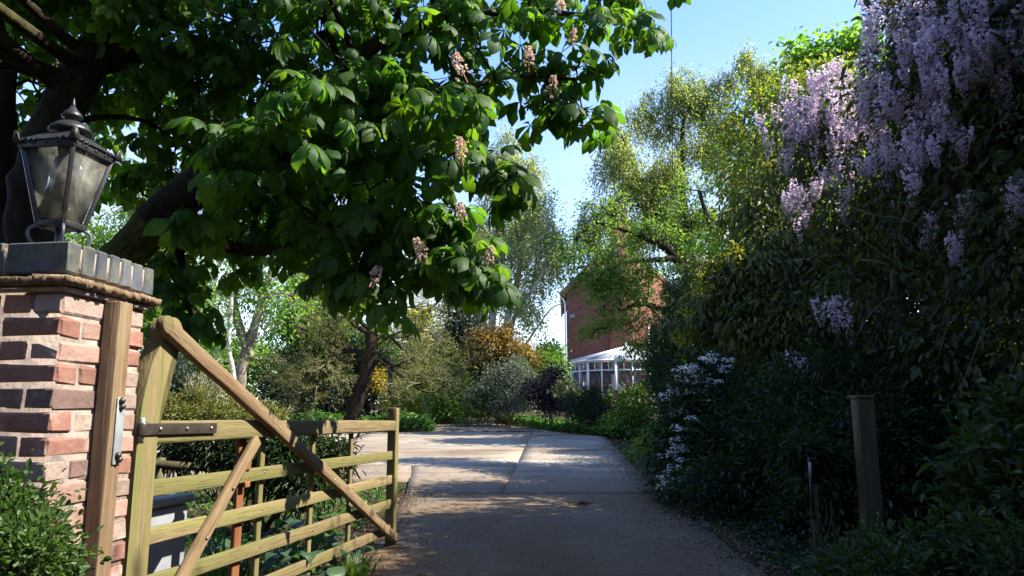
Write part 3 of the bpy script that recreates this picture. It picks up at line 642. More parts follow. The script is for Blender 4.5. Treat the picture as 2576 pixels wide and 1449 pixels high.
for z in RZ:
    o = board('rail', (-.03, RY, z + rng.normal() * .003), (GL - .01, RY, z - .004), .068, .024, bev=.004)
    studs(o, [(1.02, .004), (1.68, -.003), (2.33, .002), (2.33, -.015)][:3], -.013, .006)
# hinge stile with the swept, rounded head
zs = np.linspace(.07, 1.02, 10); prof = [(.0, z) for z in zs] + [(.004, 1.1), (.018, 1.2), (.05, 1.31), (.085, 1.385)]
hc = (.055, 1.44); an = np.linspace(-25, 200, 14)
prof += [(hc[0] + .068 * math.cos(R(a)), hc[1] + .068 * math.sin(R(a))) for a in an]
prof += [(-.075, 1.30), (-.115, 1.15), (-.13, 1.0), (-.132, .8)] + [(-.132, z) for z in (.6, .4, .2, .07)]
ge_ = Geo(); prism(ge_, prof, -.036, .036); lpart('hinge_stile', ge_, M['oak_z'], gate, bevel=.004)
board('latch_stile', (GL + .022, 0, .07), (GL + .022, 0, 1.165), .075, .075, 'oak_x', bev=.006)
M['oak_new_x'] = wood('reddish new timber along', 'x', (.12, .045, .018), (.24, .10, .04), (.2, .13, .05), (.6, .8))
for x, mt, w, lab in ((.80, 'oak_new_x', .070, 'reddish newer upright'), (1.02, 'oak_x', .048, None), (1.68, 'oak_x', .046, None), (2.33, 'oak_x', .044, None)):
    board('upright', (x, .028, .10 if x < 2 else .02), (x, .028, .972), w, .024, mt, lab)
# diagonal braces on the drive side
b1_ = board('brace', (-.045, -.060, 1.462), (GL + .04, -.040, .118), .078, .040, 'oak_brace', bev=.012, segs=14, bow=.006, taper=.9, label='long brace running down from the stile head to the far foot')
studs(b1_, [(1.15, .0), (2.03, 0), (2.45, 0), (2.9, 0), (3.3, 0)], -.021, .008)
ge_ = Geo(); an = np.linspace(0, 2 * np.pi, 18, endpoint=False); prism(ge_, [(.040 * math.cos(a), .040 * math.sin(a)) for a in an], -.0205, .0205)
o = lpart('brace_end', ge_, M['oak_x'], b1_, bevel=.006)
b2_ = board('brace', (.845, -.034, .968), (-.03, -.030, .105), .062, .034, 'oak_brace', bev=.006, segs=10, bow=.004, label='short counter brace leaning from the top rail to the hinge foot')
studs(b2_, [(.33, 0), (.62, 0), (.92, 0)], -.018, .008)
for zz, hh in ((.838, .05), (.740, .03)): ge_ = Geo(); box(ge_, (.80, -.0175, zz), (.05, .010, hh)); lpart('packing_block', ge_, M['oak_new'], gate, bevel=.003)
# strap hinge
ge_ = Geo(); box(ge_, (.155, -.041, 1.03), (.56, .009, .048)); st = lpart('hinge_strap', ge_, M['strap'], gate, bevel=.003)
studs(st, [(.0, 1.03), (.19, 1.03), (.385, 1.03)], -.046, .010)
ge_ = Geo(); n = 16
lathe(ge_, [(.0, -.027), (.021, -.027), (.023, -.02), (.023, .02), (.021, .027), (0, .027)], n=14); kn = lpart('knuckle', ge_, M['strap'], st, True); kn.location = (-.140, -.058, 1.03)
ge_ = Geo(); lathe(ge_, [(0, -.055), (.011, -.055), (.011, .042), (.009, .046), (0, .047)], n=12); pn = lpart('hinge_pin', ge_, M['galv'], st, True); pn.location = (-.140, -.058, 1.03)

# ================================================================== LANTERN on the pillar
lc = np.array([-PW / 2 + .035, PW / 2 - .03, 0]); lw = Vector(pil.matrix_basis @ Vector(lc)); lp = (lw.x, lw.y, ZTOP - .002)
lan = thing('lantern', 'black four sided lantern with grimy glass and scrolled foot standing on brick pillar', 'lantern', lp, R(-9))
HB, HT = .110, .290; RB, RT = .052, .106       # heights and half widths of the tapering glass cage
ge_ = Geo(); lathe(ge_, [(0, 0), (.045, 0), (.045, .006), (.018, .010), (.016, .05), (.016, HB), (0, HB)], n=14); lpart('stem', ge_, M['iron_blue'], lan, True)
for k in range(4):
    a = R(45 + 90 * k); ux, uy = math.cos(a), math.sin(a)
    cv = spline([(.058, .004), (.066, .02), (.085, .040), (.100, .068), (.094, .095), (.070, .104), (.054, .094)], 22)
    ge_ = Geo(); tubes(ge_, np.c_[cv[:, 0] * ux, cv[:, 0] * uy, cv[:, 1]], np.full(22, .0058), 6, cap=True); lpart('scroll', ge_, M['iron_blue'], lan, True)
def sq_ring(ge, h, z, w, t):
    for k in range(4):
        a = R(90 * k); c, s = math.cos(a), math.sin(a)
        p0 = np.array([c * h - s * -h, s * h + c * -h, z]); p1 = np.array([c * h - s * h, s * h + c * h, z]); d = norm(p1 - p0) * t * .5 * (1 if k % 2 else -1)
        bar(ge, p0 - d, p1 + d, w, t)
ge_ = Geo(); sq_ring(ge_, RB, HB + .004, .022, .016); box(ge_, (0, 0, HB - .006), (RB * 2 - .02, RB * 2 - .02, .006)); lpart('bottom_frame', ge_, M['iron'], lan, bevel=.002)
zt0 = HB + HT
for k in range(4):
    a = R(45 + 90 * k); ux, uy = math.cos(a) * 1.414, math.sin(a) * 1.414
    ge_ = Geo(); p0 = (RB * ux, RB * uy, HB); p1 = (RT * .965 * ux, RT * .965 * uy, zt0 - .01)
    bar(ge_, p0, p1, .016, .016, up=(uy, -ux, 0)); lpart('corner_bar', ge_, M['iron'], lan, bevel=.002)
for k in range(4):
    a = R(90 * k); c, s = math.cos(a), math.sin(a); V = []
    for h, hw, z in ((RB - .002, RB - .009, HB + .014), (RT * .965 - .002, RT * .965 - .009, zt0 - .018)):
        for off in (0, .003):
            for w in (-hw, hw): V.append([c * (h - off) - s * w, s * (h - off) + c * w, z])
    ge_ = Geo(); ge_.add(V, [[0, 1, 5, 4], [3, 2, 6, 7], [0, 4, 6, 2], [1, 3, 7, 5], [0, 2, 3, 1], [4, 5, 7, 6]]); lpart('pane', ge_, M['lamp_pane'], lan)
ge_ = Geo(); sq_ring(ge_, RT, zt0 - .004, .030, .014); lpart('top_frame', ge_, M['iron'], lan, bevel=.002)
ge_ = Geo(); r0, r1, zr0, zr1 = RT + .014, .050, zt0 + .011, zt0 + .062
V = [[sx * r0, sy * r0, zr0] for sx, sy in ((-1, -1), (1, -1), (1, 1), (-1, 1))] + [[sx * r0 * .62, sy * r0 * .62, zr0 + .034] for sx, sy in ((-1, -1), (1, -1), (1, 1), (-1, 1))] + [[sx * r1, sy * r1, zr1] for sx, sy in ((-1, -1), (1, -1), (1, 1), (-1, 1))] + [[sx * r0, sy * r0, zr0 - .004] for sx, sy in ((-1, -1), (1, -1), (1, 1), (-1, 1))]
q = []
for a in (0, 4):
    for k in range(4): q.append([a + k, a + (k + 1) % 4, a + 4 + (k + 1) % 4, a + 4 + k])
q += [[12 + k, 12 + (k + 1) % 4, (k + 1) % 4, k] for k in range(4)] + [[8, 9, 10, 11], [15, 14, 13, 12]]
ge_.add(V, q); lpart('roof', ge_, M['iron'], lan, bevel=.002)
M['crest'] = surf('rusty crest iron', [(.3, (.013, .013, .014)), (.7, (.04, .03, .028))], 40, rough=.5, bump=.4, bscale=80, dist=.003, spec=.5)
for k in range(4):                                               # palmette crests on the corners, with scrolls along the eaves
    a = R(45 + 90 * k); ge_ = Geo(); fan = [(-.004, 0)] + [(.002 + .020 * math.sin(R(t)), .044 * math.cos(R(t * .9)) * (1 - .0 * t)) for t in np.linspace(-10, 78, 7)] + [(.03, 0)]
    for t_ in (-1, 1):
        ge2 = Geo(); prism(ge2, fan, -.0018, .0018); V = ge2.V[0]; b = R(45 * t_); V2 = np.c_[-V[:, 0] * math.cos(b) - V[:, 1] * math.sin(b), -V[:, 0] * math.sin(b) * 1.0 + V[:, 1] * math.cos(b), V[:, 2]]
        ge_.add(V2 + [.006, 0, 0], [f for f in ge2.F4[0]], [f for f in ge2.F3[0]])
        for r_, off in ((.011, .045), (.008, .068)):
            th = np.linspace(0, 4.8, 12); rr = r_ * (1 - .13 * th); cx, cz = -off, .006
            cr = np.c_[cx + rr * np.cos(th), np.zeros(12), cz + rr * np.sin(th)]
            tubes(ge_, np.c_[cr[:, 0] * math.cos(b), cr[:, 0] * math.sin(b), cr[:, 2]], np.full(12, .0024), 5)
    cr_ = lpart('corner_crest', ge_, M['crest'], lan); cr_.location = (1.414 * (RT + .013) * math.cos(a), 1.414 * (RT + .013) * math.sin(a), zt0 + .0); cr_.rotation_euler = (0, 0, a)
for k in range(4):
    a = R(90 * k); c, s = math.cos(a), math.sin(a)
    for t_ in (-.05, 0, .05):
        ge_ = Geo(); lathe(ge_, [(0, 0), (.006, 0), (.005, .003), (0, .004)], n=8); o = lpart('rivet', ge_, M['iron'], lan, True); o.location = (c * (RT + .0075) - s * t_, s * (RT + .0075) + c * t_, zt0 - .004); o.rotation_euler = (0, R(90), a)
ge_ = Geo(); lathe(ge_, [(.0, zr1 - .004), (.046, zr1 - .004), (.044, zr1 + .010), (.072, zr1 + .012), (.075, zr1 + .017), (.068, zr1 + .030), (.048, zr1 + .046), (.030, zr1 + .054), (0, zr1 + .056)], n=28); lpart('chimney_cap', ge_, M['iron'], lan, True)
ge_ = Geo(); z1 = zr1 + .052; lathe(ge_, [(.0, z1), (.027, z1), (.025, z1 + .016), (.035, z1 + .020), (.037, z1 + .025), (.030, z1 + .038), (.015, z1 + .054), (.008, z1 + .066), (0, z1 + .067)], n=24); lpart('upper_cap', ge_, M['iron'], lan, True)
ge_ = Geo(); lathe(ge_, [(.0, z1 + .062), (.008, z1 + .064), (.007, z1 + .074), (.003, z1 + .092), (0, z1 + .102)], n=12); lpart('finial', ge_, M['iron'], lan, True)
ge_ = Geo(); lathe(ge_, [(0, HB), (.022, HB), (.022, HB + .06), (.026, HB + .062), (.026, HB + .085), (0, HB + .086)], n=14); lpart('lamp_holder', ge_, M['lamp_white'], lan, True)
ge_ = Geo(); lathe(ge_, [(.018, HB + .08), (.020, HB + .095)] + [(.048 * math.cos(t), HB + .145 + .048 * math.sin(t)) for t in np.linspace(-1.1, 1.5, 12)] + [(0, HB + .1935)], n=22); lpart('bulb', ge_, M['lamp_white'], lan, True)

# ================================================================== HOUSE
HZ = 1.75; hp = P(1562, 900, 42); house = thing('house', 'tall red brick gable end house with a chimney, half hidden behind trees', 'house', (hp[0], hp[1], HZ), R(-4))
HW, EV, RD, DEP = 2.95, 6.5, 9.35, 9.0
ge_ = Geo(); prism(ge_, [(-HW, -1), (HW, -1), (HW, EV), (0, RD), (-HW, EV)], 0, DEP); lpart('wall', ge_, M['house_brick'], house)
ge_ = Geo(); br = [(-.60, -1), (.92, -1), (.92, 6.9), (.72, 7.7), (.72, 10.3), (-.45, 10.3), (-.45, 7.7), (-.60, 6.9)]
prism(ge_, br, -.42, 0.45); box(ge_, (.135, .0, 10.38), (1.35, 1.05, .16)); box(ge_, (.135, .0, 9.9), (1.27, .97, .1)); ch = lpart('chimney', ge_, M['house_brick'], house)
M['pot'] = surf('buff chimney pot', [(.3, (.35, .2, .12)), (.7, (.5, .34, .22))], 4, bump=.1)
for x in (-.2, .45):
    ge_ = Geo(); lathe(ge_, [(0, 10.4), (.15, 10.4), (.13, 10.75), (.16, 10.8), (.16, 10.95), (.12, 10.95), (0, 10.9)], n=14); o = lpart('chimney_pot', ge_, M['pot'], ch, True); o.location = (x, .05, 0)
ge_ = Geo()
for s in (-1, 1):
    d = np.array([s * HW, 0, EV - RD]); d /= np.linalg.norm(d); nrm = np.array([-d[2] * s, 0, d[0] * s]) * 1.0
    p0 = np.array([0, 0, RD]) + nrm * .06; p1 = np.array([s * HW, 0, EV]) + d * .35 + nrm * .06
    V = []
    for y in (-.12, DEP + .1):
        for pt in (p0, p1): V += [[pt[0], y, pt[2]], [pt[0] + nrm[0] * .12, y, pt[2] + nrm[2] * .12]]
    ge_.add(V, [[0, 2, 3, 1], [4, 5, 7, 6], [0, 4, 6, 2], [1, 3, 7, 5], [2, 6, 7, 3], [0, 1, 5, 4]])
lpart('roof', ge_, M['slate'], house)
ge_ = Geo()
for s in (-1, 1): bar(ge_, (s * .7, -.15, RD - .68 - .05), (s * (HW + .32), -.15, EV - .36), .2, .05, up=(0, 0, 1))
lpart('bargeboard', ge_, M['house_brick'], house)
ge_ = Geo(); tubes(ge_, [[-HW - .32, -.15, EV - .28], [-HW - .32, DEP, EV - .28]], [.06, .06], 8); tubes(ge_, [[-HW - .30, .1, EV - .3], [-HW - .1, -.02, EV - .75], [-HW - .08, -.02, 0]], [.045] * 3, 8); lpart('downpipe', ge_, M['white'], house, True)
ge_ = Geo(); box(ge_, (-HW + .3, -.06, 5.0), (.3, .12, .22)); lpart('alarm_box', ge_, M['plastic'], house, bevel=.02)
# window in the gable, and the lower slate-roofed wing behind
wn = Geo()
for x in (1.55, 2.45): box(wn, (x, -.03, 3.6), (.08, .09, 1.5))
for z in (2.88, 3.6, 4.32): box(wn, (2.0, -.032, z), (.82, .085, .08))
fw = lpart('window', wn, M['white'], house); ge_ = Geo(); box(ge_, (2.0, -.012, 3.6), (.86, .02, 1.42)); lpart('pane', ge_, M['clear'], fw); ge_ = Geo(); box(ge_, (2.0, -.05, 2.76), (1.1, .16, .1)); lpart('sill', ge_, M['stone'], fw)
ge_ = Geo(); box(ge_, (HW + 2.2, 5.5, 1.6), (4.4, 5, 5.4)); lpart('wing_wall', ge_, M['house_brick'], house)
ge_ = Geo(); V = [[HW, 2.7, 4.25], [HW + 4.8, 2.7, 4.25], [HW + 4.8, 5.6, 6.6], [HW, 5.6, 6.6], [HW + 4.8, 8.4, 4.25], [HW, 8.4, 4.25]]; V = np.array(V); ge_.add(np.vstack([V, V - [0, 0, .12]]), [[0, 1, 2, 3], [3, 2, 4, 5], [6, 9, 8, 7], [9, 11, 10, 8], [0, 6, 7, 1], [5, 4, 10, 11], [1, 7, 8, 2], [2, 8, 10, 4]], None)
lpart('wing_roof', ge_, M['slate'], house)

# conservatory against the gable
con = thing('conservatory', 'white framed glass conservatory with pale pitched roof against the brick house', 'conservatory', (hp[0], hp[1], HZ), R(-4))
fp = np.array([(-2.75, -.02), (-2.75, -1.3), (-1.9, -2.5), (-.5, -3.0), (1.2, -3.0), (2.6, -2.5), (3.4, -1.3), (3.4, -.02)]); EH, SILL, TRN = 2.28, .55, 1.82
ridge0, ridge1 = np.array([.2, -1.4, 3.15]), np.array([.2, -.02, 3.15])
dw, fr_, hd = Geo(), Geo(), Geo()
for k in range(len(fp) - 1):
    a, b = fp[k], fp[k + 1]; L = np.linalg.norm(b - a); nm = max(1, round(L / .85)); A0 = np.array([*a, 0.]); B0 = np.array([*b, 0.])
    bar(dw, A0 + [0, 0, SILL / 2 - .3], B0 + [0, 0, SILL / 2 - .3], SILL + .6, .12)
    ge_ = Geo()
    for z, w in ((SILL + .03, .07), (TRN, .06), (EH - .02, .08)): bar(ge_, A0 + [0, 0, z], B0 + [0, 0, z], w, .07)
    for m in range(nm + 1):
        p = A0 + (B0 - A0) * m / nm; w = .12 if m in (0, nm) else .07
        if m < nm or k == len(fp) - 2: box(ge_, p + [0, 0, (SILL + EH) / 2], (w, w, EH - SILL))
        if m < nm:
            qn = A0 + (B0 - A0) * (m + .5) / nm; box(ge_, qn + [0, 0, (TRN + EH) / 2], (.05, .05, EH - TRN))
    fo = lpart('window', ge_, M['white'], con)
    for m in range(nm):
        p0 = A0 + (B0 - A0) * (m + .08) / nm; p1 = A0 + (B0 - A0) * (m + .92) / nm
        ge_ = Geo(); bar(ge_, p0 + [0, 0, (SILL + TRN) / 2], p1 + [0, 0, (SILL + TRN) / 2], TRN - SILL - .06, .012); bar(ge_, p0 + [0, 0, (TRN + EH) / 2], p1 + [0, 0, (TRN + EH) / 2], EH - TRN - .08, .012)
        lpart('pane', ge_, M['clear'], fo)
    bar(hd, A0 * [1.03, 1.03, 1] + [0, 0, EH + .05], B0 * [1.03, 1.03, 1] + [0, 0, EH + .05], .1, .1)
    t0 = ridge1 if k == 0 else ridge0; t1 = ridge1 if k == len(fp) - 2 else ridge0
    e0 = A0 * [1.04, 1.04, 1] + [0, 0, EH + .1]; e1 = B0 * [1.04, 1.04, 1] + [0, 0, EH + .1]
    ge_ = Geo(); V = np.array([e0, e1, t1, t0]); nz = np.array([0, 0, .02]); ge_.add(np.vstack([V, V - nz]), [[0, 1, 2, 3], [7, 6, 5, 4], [0, 4, 5, 1], [1, 5, 6, 2], [3, 7, 4, 0]]); lpart('roof_panel', ge_, M['roof_pane'], con)
    nb = max(1, round(L / .7))
    for m in range(nb):
        u = m / nb; bar(hd, e0 + (e1 - e0) * u + [0, 0, .03], t0 + (t1 - t0) * u + [0, 0, .03], .05, .05)
bar(hd, ridge0 + [0, 0, .05], ridge1 + [0, 0, .05], .1, .08)
for m in range(3): box(hd, ridge0 + [0, m * .6, .16], (.03, .2, .16))
lpart('dwarf_wall', dw, M['house_brick'], con); lpart('roof_bars', hd, M['white'], con)
ge_ = Geo(); box(ge_, (-.3, -1.2, .4), (.9, .5, .8)); box(ge_, (-.3, -.98, .9), (.9, .12, .6)); lpart('cane_chair', ge_, M['white'], con, bevel=.08)

# ================================================================== SMALL THINGS ROUND THE DRIVE
bx = thing('storage_box', 'dark grey flat sided storage box standing behind the gate bars', 'storage box', tuple(ga + [0, 0, float(g(0, 3.5))]), grz)
ge_ = Geo(); box(ge_, (.42, .56, .32), (.86, .46, .64)); lpart('body', ge_, M['plastic'], bx, bevel=.02)
ge_ = Geo(); box(ge_, (.42, .56, .665), (.90, .50, .045)); lpart('lid', ge_, M['plastic'], bx, bevel=.012)
lr = thing('low_rail', 'low weathered timber rail on stub posts behind the gate', 'rail', tuple(gp(-3.2, 7.3)))
p0, p1 = P(380, 1166, 6.7), P(660, 1188, 7.6); ge_ = Geo(); bar(ge_, p0, p1, .07, .05); wpart('rail', ge_, M['grey_post'], lr)
for u in (.05, .93):
    p = p0 + (p1 - p0) * u; ge_ = Geo(); bar(ge_, [p[0], p[1] + .06, float(g(0, p[1])) - .1], [p[0], p[1] + .06, p[2] + .05], .07, .06, up=(0, 1, 0)); wpart('stub_post', ge_, M['grey_post'], lr)
p = P(851, 1160, 10.3); bz = float(g(0, 10.3)); bo = thing('bollard_light', 'short black bollard light at the edge of the planting bed', 'bollard light', (p[0], p[1], bz))
ge_ = Geo(); lathe(ge_, [(0, 0), (.05, 0), (.05, .28), (0, .28)], n=12); lpart('stem', ge_, M['oak_new'], bo, True)
ge_ = Geo(); box(ge_, (0, 0, .40), (.12, .12, .2)); lpart('lamp_head', ge_, M['iron'], bo, bevel=.01)
for z in (.34, .385, .43): ge_ = Geo(); box(ge_, (0, 0, z), (.145, .145, .012)); lpart('louvre', ge_, M['iron'], bo)
ge_ = Geo(); box(ge_, (0, 0, .52), (.16, .16, .03)); lpart('cap', ge_, M['iron'], bo, bevel=.01)
p = G(978, 1062); gpz = P(978, 935, p[1]); gpst = thing('garden_post', 'slim weathered post with flat cap standing beyond the gate end', 'post', tuple(p))
ge_ = Geo(); hh = gpz[2] - p[2]; box(ge_, (0, 0, hh / 2 - .05), (.13, .13, hh + .1)); lpart('shaft', ge_, M['grey_post'], gpst, bevel=.01)
ge_ = Geo(); box(ge_, (0, 0, hh + .02), (.24, .2, .05)); lpart('cap', ge_, M['grey_post'], gpst, bevel=.01)
Yp = 5.6; p = P(2197, 1370, Yp); t = P(2193, 1003, Yp); p[2] = float(g(0, Yp)); fpst = thing('fence_post', 'tall square weathered post standing alone in the dark hedge', 'post', tuple(p))
ge_ = Geo(); box(ge_, (0, 0, t[2] / 2 - p[2] / 2 - .05), (.122, .122, t[2] - p[2] + .1)); lpart('shaft', ge_, M['grey_post'], fpst, bevel=.01); ge_ = Geo(); box(ge_, (0, 0, t[2] - p[2] + .012), (.132, .132, .024)); lpart('cap', ge_, M['grey_post'], fpst, bevel=.006)
p = P(2056, 1360, Yp); t = P(2053, 1218, Yp); p[2] = float(g(0, Yp)); stk = thing('marker_stake', 'thin grey stake with a pale reflector strip beside the fence post', 'stake', tuple(p))
ge_ = Geo(); hh = t[2] - p[2]; box(ge_, (0, 0, hh / 2 - .05), (.045, .03, hh + .1)); lpart('stake', ge_, M['grey_post'], stk, bevel=.004)
ge_ = Geo(); tubes(ge_, [[-.022, -.02, hh * .6], [-.03, -.022, hh + .19]], [.011, .011], 8, cap=True); lpart('rod', ge_, M['iron'], stk, True)
ge_ = Geo(); box(ge_, (-.03, -.036, hh + .10), (.018, .006, .11)); lpart('reflector', ge_, M['galv'], stk)
# overhead line from the house to a pole behind the camera
q0 = P(1692, 648, 43); q1 = P(1688, -30, 12.5)
d1 = q1 - q0; cbl = np.vstack([q0, q0 + d1 * .33 - [0, 0, .5], q0 + d1 * .66 - [0, 0, .5], q1, q1 + d1 * .55 + [0, 0, 1.6]])
ge_ = Geo(); tubes(ge_, spline(cbl, 40), np.linspace(.014, .008, 40), 5); o = link('overhead_cable', ge_.mesh('overhead_cable', surf('green black cable', [(.3, (.01, .025, .018)), (.7, (.02, .04, .03))], 4, bump=0)), None); tag(o, 'thin dark overhead cable running from the sky down to the house', 'cable')
# stone edging along the ivy bed
ed = thing('stone_edging', 'low rough stone edging along the front of the ivy bed', 'edging', (-4, 20.8, float(g(0, 20.8))))
for k in range(13):
    me = brick_mesh(.42, .18, .2, M['stone'], .012, .03); o = link('stone', me, ed); o.location = (-1.9 + 4 - k * .46 - .0 - 2 + rng.normal() * .02, rng.normal() * .03 + (.25 if k == 0 else 0), .06); o.rotation_euler = (rng.normal() * .05, rng.normal() * .05, rng.normal() * .08)

# ================================================================== PLANTING
def plant(name, label, cat, base, group=None):
    b = np.asarray(base, float); return thing(name, label, cat, tuple(b), 0, group)
def shrub(name, label, blobs, mat, base=None, dens=2.6, per=16, cr=.10, L=.06, Wd=.032, tmpl=T_OVAL, stems=7, stem_mat='twig', cat='shrub', stem_r=.02, sides=5, extra=(), **kw):
    """bush: stems from the base, twigs to clump centres, leaf clumps over the outer volume and a second, deeper layer"""
    bl = [blob(*b) for b in blobs] + [(np.array(c, float), np.array(r, float)) for c, r in extra]
    if base is None:
        c = np.mean([b[0] for b in bl], 0); base = gp(c[0], c[1])
    root = plant(name, label, cat, base); ge = Geo(); bl0 = bl; bl = lump(bl)
    C = crown(ge, bl, dens * .72, per, cr, L, Wd, tmpl, gmin=.0, **kw)
    kw2 = dict(kw); kw2['shell'] = .25
    crown(ge, bl, dens * .55, per, cr * 1.5, L * 1.2, Wd * 1.2, tmpl, gmin=.0, **kw2)
    wpart('foliage', ge, LM[mat], root)
    ge = Geo(); pts = []
    for k in range(stems):
        b = bl0[k % len(bl0)]; t = b[0] + rdir(1)[0] * b[1] * .45; s0 = np.asarray(base) + np.array([rng.normal() * .06, rng.normal() * .06, -.05])
        c = wob(spline([s0, (s0 + t) / 2 + rng.normal(size=3) * .06, t], 8), .05); tubes(ge, c, np.linspace(stem_r, stem_r * .3, 8), sides); pts.append(c)
    pts = np.vstack(pts); sel = rng.choice(len(C), min(len(C), 260), replace=False); twigs_to(ge, pts, C[sel], stem_r * .3, .002)
    wpart('stem', ge, M[stem_mat], root)
    return root
def spinepart(geo, pts, n=28, sides=10, amp=.0):
    """limb through (x, y, Y, radius px) survey points"""
    c = spline([P(p[0], p[1], p[2]) for p in pts], n); r = np.interp(np.linspace(0, len(pts) - 1, n), np.arange(len(pts)), [p[3] * pxsize(p[2]) for p in pts])
    if amp: c = wob(c, amp)
    kk = np.arange(n); r = r * (1 + .05 * np.sin(kk * 1.9 + rng.random() * 6) + .04 * rng.normal(size=n))
    tubes(geo, c, r, sides); return c, r

# ---------------------------------------------------------------- horse chestnut over the gate
def palmate(nl, seed, droop):
    r = np.random.default_rng(seed); st = np.array([0, .18, .36, .53, .67, .81, .92, 1.06]); wf = np.array([.03, .20, .46, .80, 1.0, .80, .38, 0.0])
    V, Q, T, X = [], [], [], []; n0 = 0
    for a in np.linspace(-112, 112, nl):
        a = a + r.normal() * 6; L = .168 * (.62 + .38 * math.cos(R(a * .8))) * r.uniform(.9, 1.1); ca, sa = math.cos(R(a)), math.sin(R(a)); dr = droop * r.uniform(.75, 1.3); tw = r.normal() * .25
        wd = L * .205 * r.uniform(.9, 1.1); k = len(st); fold = r.uniform(.05, .28)
        # arc: starts nearly flat, bends down
        th = dr * st * 1.5 + .05; dx = np.cos(th); dz = -np.sin(th); rr = np.concatenate([[0], np.cumsum((dx[1:] + dx[:-1]) / 2 * np.diff(st))]) * L; zz = np.concatenate([[0], np.cumsum((dz[1:] + dz[:-1]) / 2 * np.diff(st))]) * L
        for i in range(k):
            w = wd * wf[i]; ser = 1 + .07 * (-1) ** i
            for s in (-1, 0, 1):
                lz = zz[i] - (fold * w if s else 0) + tw * w * s; lx = rr[i] - (w * .12 if s else 0)
                ly = s * w * ser
                V.append([lx * ca - ly * sa, lx * sa + ly * ca, lz]); X.append(st[i] - (.30 * wf[i] if s else 0))
        for i in range(k - 1):
            for s in (0, 1):
                p = n0 + 3 * i + s; Q.append([p, p + 3, p + 4, p + 1])
        n0 += 3 * k
    V = np.array(V) + [.13, 0, 0]; X = np.array(X)
    th = np.linspace(0, 2 * np.pi, 3, endpoint=False); c = np.c_[np.cos(th), np.sin(th)] * .0028                # petiole
    Vp = np.vstack([np.c_[np.full(3, 0.), c[:, 0], c[:, 1] - .02], np.c_[np.full(3, .132), c[:, 0], c[:, 1]]])
    Q += [[n0 + s, n0 + (s + 1) % 3, n0 + 3 + (s + 1) % 3, n0 + 3 + s] for s in range(3)]
    return np.vstack([V, Vp]), np.array(Q), np.concatenate([X, np.zeros(6)])
PALM = [palmate(n, s, d) for n, s, d in ((7, 1, .8), (6, 2, 1.0), (7, 3, 1.2), (5, 4, .9), (7, 5, .6), (6, 6, 1.35))]
tb = G(150, 1330); tb = np.array([-3.05, 5.5, float(g(0, 5.5))])
tree = plant('chestnut_tree', 'big horse chestnut with mossy limb and drooping leaves overhanging the gate', 'tree', tb)
ge_ = Geo(); SP, SR = [], []
def limb(pts, n=28, sides=10, amp=.0):
    c, r = spinepart(ge_, pts, n, sides, amp); SP.append(c); SR.append(r)
limb([(40, 1290, 5.5, 95), (70, 1050, 5.5, 80), (100, 880, 5.5, 76), (105, 740, 5.55, 70)], 14, 14)
wpart('trunk', ge_, M['bark'], tree, True)
ge_ = Geo()
limb([(105, 860, 5.5, 60), (210, 730, 5.35, 54), (300, 640, 5.3, 50), (430, 510, 5.2, 54), (600, 380, 5.1, 44), (760, 262, 5.0, 34), (880, 172, 4.9, 26), (960, 110, 4.9, 19), (1100, 55, 4.9, 14), (1300, 30, 4.9, 9), (1500, 40, 5.0, 6)], 50, 14, .03)
limb([(105, 760, 5.55, 66), (85, 590, 5.6, 62), (120, 420, 5.6, 56), (215, 200, 5.6, 54), (305, 30, 5.6, 48), (370, -170, 5.6, 42), (480, -420, 5.6, 30)], 36, 14, .04)
limb([(95, 800, 5.6, 50), (25, 640, 6., 36), (12, 300, 6, 32), (30, -100, 6, 28), (60, -400, 6, 22)], 30, 10, .04)
limb([(600, 380, 5.1, 24), (760, 400, 5.3, 17), (900, 395, 5.2, 13), (1050, 370, 5.0, 10), (1200, 330, 4.9, 7)], 26, 8, .04)
limb([(440, 505, 5.2, 26), (560, 590, 5.5, 18), (700, 600, 5.6, 13), (850, 560, 5.3, 10), (1000, 590, 5.0, 7), (1150, 620, 4.8, 5)], 28, 8, .05)
limb([(720, 290, 5.0, 22), (900, 260, 4.8, 15), (1100, 240, 4.7, 10), (1300, 190, 4.8, 7), (1450, 200, 4.9, 5)], 26, 8, .04)
limb([(420, 530, 5.3, 20), (450, 640, 5.5, 12), (480, 760, 5.4, 8), (500, 840, 5.2, 5)], 18, 7, .05)
limb([(230, 170, 5.6, 30), (450, 120, 5.9, 22), (700, 120, 5.7, 16), (950, 0, 5.2, 12), (1200, -80, 5.0, 8)], 26, 8, .05)
limb([(340, -90, 5.6, 34), (700, -200, 5.4, 24), (1050, -230, 5.2, 16), (1400, -150, 5., 9)], 26, 8, .05)
SPc, SRc = np.vstack(SP), np.concatenate(SR)
